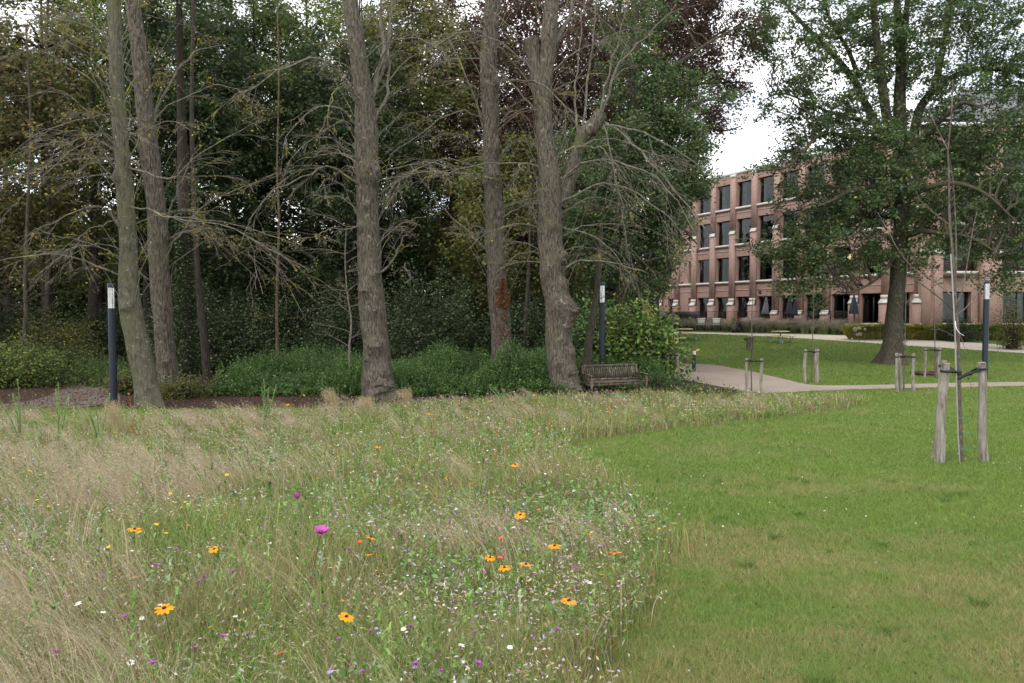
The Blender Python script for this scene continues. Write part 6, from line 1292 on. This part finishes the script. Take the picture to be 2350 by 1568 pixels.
def flower_proto(kind):
    t = empty(kind[0]); H = kind[1]; a = Acc(); ln = kind[7]; a.tube([(-ln * H, 0, 0), (-.4 * ln * H, .01, .5 * H), (0, 0, H)], [.0028, .0022, .0018], 5); a.build('stem', M['stemg'], t)
    a = Acc(); n, r0, r1, wd, cup, col = kind[2:7] + (None,) if False else (kind[2], kind[3], kind[4], kind[5], kind[6], kind[8]); 
    petal_ring(a, n, r0, r1, wd, H, cup, col)
    if kind[9]: petal_ring(a, n, r0, r1 * .8, wd, H + .003, cup + .35, col)
    a.build('petals', M['petal'], t, usecol=True)
    a = Acc(); a.lathe([(.001, H + kind[10][1]), (kind[10][0] * .7, H + kind[10][1] * .8), (kind[10][0], H + .001), (kind[10][0] * .7, H - .004)][::-1], 10); a.build('centre', kind[11], t, smooth=True)
    return t
M['ydisc'] = mat_plain('yellow_flower_centre', (.55, .36, .04), .8, var=.2); M['pdisc'] = mat_plain('purple_flower_centre', (.18, .03, .15), .8, var=.2)
#          name, stem H, n petals, r0, r1, width, cup, stem lean, colour, double, centre(r,h), centre mat
K = {'orange': ('rudbeckia', .46, 11, .007, .040, .019, .12, .12, (.90, .36, .01), False, (.010, .010), M['disc']),
     'yellow': ('yellow_daisy', .50, 12, .004, .021, .008, .1, .08, (.85, .56, .02), False, (.007, .004), M['ydisc']),
     'pink': ('everlasting_flower', .34, 12, .003, .019, .0075, .5, .10, (.42, .11, .42), True, (.005, .004), M['pdisc']),
     'lilac': ('lilac_flower', .32, 5, .002, .014, .013, .5, .10, (.50, .34, .78), False, (.003, .003), M['ydisc']),
     'white': ('white_flower', .38, 9, .004, .020, .010, .25, .08, (.85, .85, .82), False, (.006, .004), M['ydisc']),
     'poppy': ('orange_poppy', .34, 5, .002, .022, .030, .7, .10, (.90, .16, .04), False, (.005, .006), M['disc']),
     'clover': ('pink_flower_cluster', .70, 22, .004, .040, .015, .9, .10, (.62, .16, .50), True, (.012, .02), M['pdisc'])}
def place_flower(kd, proto, ux, uy, D=None, label=None, group=None, first=[]):
    # D: distance along the sight line at which the bloom stands at its stem height over the ground
    H = K[kd][1] * R.uniform(.85, 1.15); r = ray(ux * U, uy * U); r = r / r[1]; lo, hi = .8, 60.
    for _ in range(40):
        m = (lo + hi) / 2
        if EYE + r[2] * m > g(m) + H: lo = m
        else: hi = m
    x, y = r[0] * lo, lo; o = copy_tree(proto) if kd in first else proto
    if kd not in first: first.append(kd)
    s_ = H / K[kd][1]; sc = (R.uniform(.85, 1.15) if kd in ('orange', 'clover') else R.uniform(.6, .95)) * (1 if y < 8 else 1.25); o.location = (x, y, float(g(y)) + H - K[kd][1] * sc); o.scale = (sc, sc, sc)
    tl = R.uniform(.15, .55); o.rotation_euler = (tl * R.choice([-.4, 1]) * .6, R.normal(0, .18), R.uniform(0, 6.28) if kd != 'white' else 0)
    tag(o, label, K[kd][0].replace('_', ' ').split()[-1] if kd != 'orange' else 'flower', group); o['category'] = 'flower'
protos = {k: flower_proto(v) for k, v in K.items()}
GRP = {'orange': ('orange black eyed daisy standing in the meadow', 'orange daisies in the meadow'), 'yellow': ('small yellow daisy standing in the meadow', 'yellow daisies in the meadow'), 'pink': ('magenta papery flower standing in the meadow', 'magenta flowers in the meadow'),
       'lilac': ('tiny lilac flower standing in the meadow', 'lilac flowers in the meadow'), 'white': ('white flower standing in the meadow', 'white flowers in the meadow'), 'poppy': ('orange red poppy cup in the meadow', 'poppies in the meadow'), 'clover': ('tall bright pink flower cluster in the left middle of the meadow', 'pink clusters in the meadow')}
FLW = {'orange': [(435, 1378), (112, 1560), (535, 1247), (805, 1238), (848, 1280), (1208, 1168), (1250, 1243), (1366, 1226), (1427, 1272), (768, 1402), (1222, 898), (1162, 912), (985, 958), (1175, 1067), (1036, 1096), (1118, 1280), (1183, 1302), (1217, 1302), (855, 1020), (997, 945), (1240, 945), (660, 928), (1310, 1382), (300, 1208)],
       'yellow': [(95, 1143), (105, 1158), (122, 1157), (345, 1195), (350, 1210), (362, 1222), (335, 1210), (413, 1210), (372, 1125), (385, 1122), (415, 1105), (425, 1110), (330, 1020), (293, 990), (465, 982), (40, 1045), (70, 1075), (560, 1000), (550, 965), (1450, 940), (1512, 902), (1525, 905), (1520, 912), (1650, 915), (1720, 918), (1690, 930), (440, 1150), (455, 1155), (265, 1235), (1180, 960), (1330, 975), (1420, 962), (1555, 930), (640, 1060), (250, 1080), (210, 960), (520, 1080), (858, 1210)],
       'pink': [(455, 1237), (412, 1255), (385, 1262), (360, 1292), (238, 1313), (190, 1342), (180, 1345), (160, 1368), (478, 1312), (440, 1330), (605, 1190), (640, 1185), (668, 1205), (655, 1215), (488, 1460), (443, 1498), (368, 1523), (130, 1475), (107, 1510), (605, 1448), (690, 1320), (730, 1325), (780, 1262), (850, 1253), (925, 1215), (1005, 1225), (1085, 1240), (1155, 1280), (1183, 1335), (1240, 1435), (1090, 1455), (975, 1530), (1003, 1543), (1060, 1515), (870, 1530), (780, 1455), (745, 1390), (1350, 1250), (1380, 1250), (1400, 1160), (1425, 1135), (1447, 1140), (1340, 1130), (1220, 1190), (1300, 1275), (1250, 1325), (1035, 1175), (940, 1105), (980, 1080), (1020, 1060), (1130, 1060), (880, 1120), (1290, 1105), (1180, 1105), (1090, 1125), (560, 1310), (250, 1450), (310, 1400), (395, 1560), (1040, 1390), (915, 1440), (835, 1460)],
       'lilac': [(870, 1430), (890, 1440), (1100, 1445), (1296, 1195), (1340, 1185), (1370, 1240), (1300, 1300), (1320, 1330), (1295, 1270), (1410, 1200), (1130, 1400), (1000, 1400), (985, 1300), (905, 1265), (700, 1280), (600, 1295), (770, 1540), (945, 1525), (1230, 1420), (1275, 1350), (1215, 1260), (1265, 1140), (1330, 1290), (870, 1350), (960, 1330)],
       'white': [(230, 1365), (210, 1405), (335, 1400), (530, 1420), (355, 1390), (755, 1078), (750, 1082), (798, 1015), (815, 1005), (578, 1050), (850, 1050), (865, 1040), (880, 1045), (1048, 1065), (1100, 1060), (640, 1240), (625, 1260), (1410, 1168), (1480, 1210), (1345, 1330), (1155, 1470), (955, 1420), (1330, 1115), (560, 1195), (870, 1190), (700, 1130), (1070, 1160), (1200, 1210), (1000, 1480), (280, 1480)],
       'poppy': [(770, 1302), (1120, 1280), (695, 1487), (355, 1565), (1240, 1168), (1155, 1240), (1100, 1105), (1085, 950), (1040, 985), (820, 1240), (1130, 985), (1390, 930)],
       'clover': [(697, 1148), (706, 1185)]}
for kd, pts in FLW.items():
    for (x, y) in pts:
        lab, grp = GRP[kd]
        if kd == 'clover': lab = ('upper' if y < 1160 else 'lower') + ' one of the two bright pink flower clusters in the left middle of the meadow'
        place_flower(kd, protos[kd], x + R.normal(0, 2), y + R.normal(0, 2), None, lab, grp)
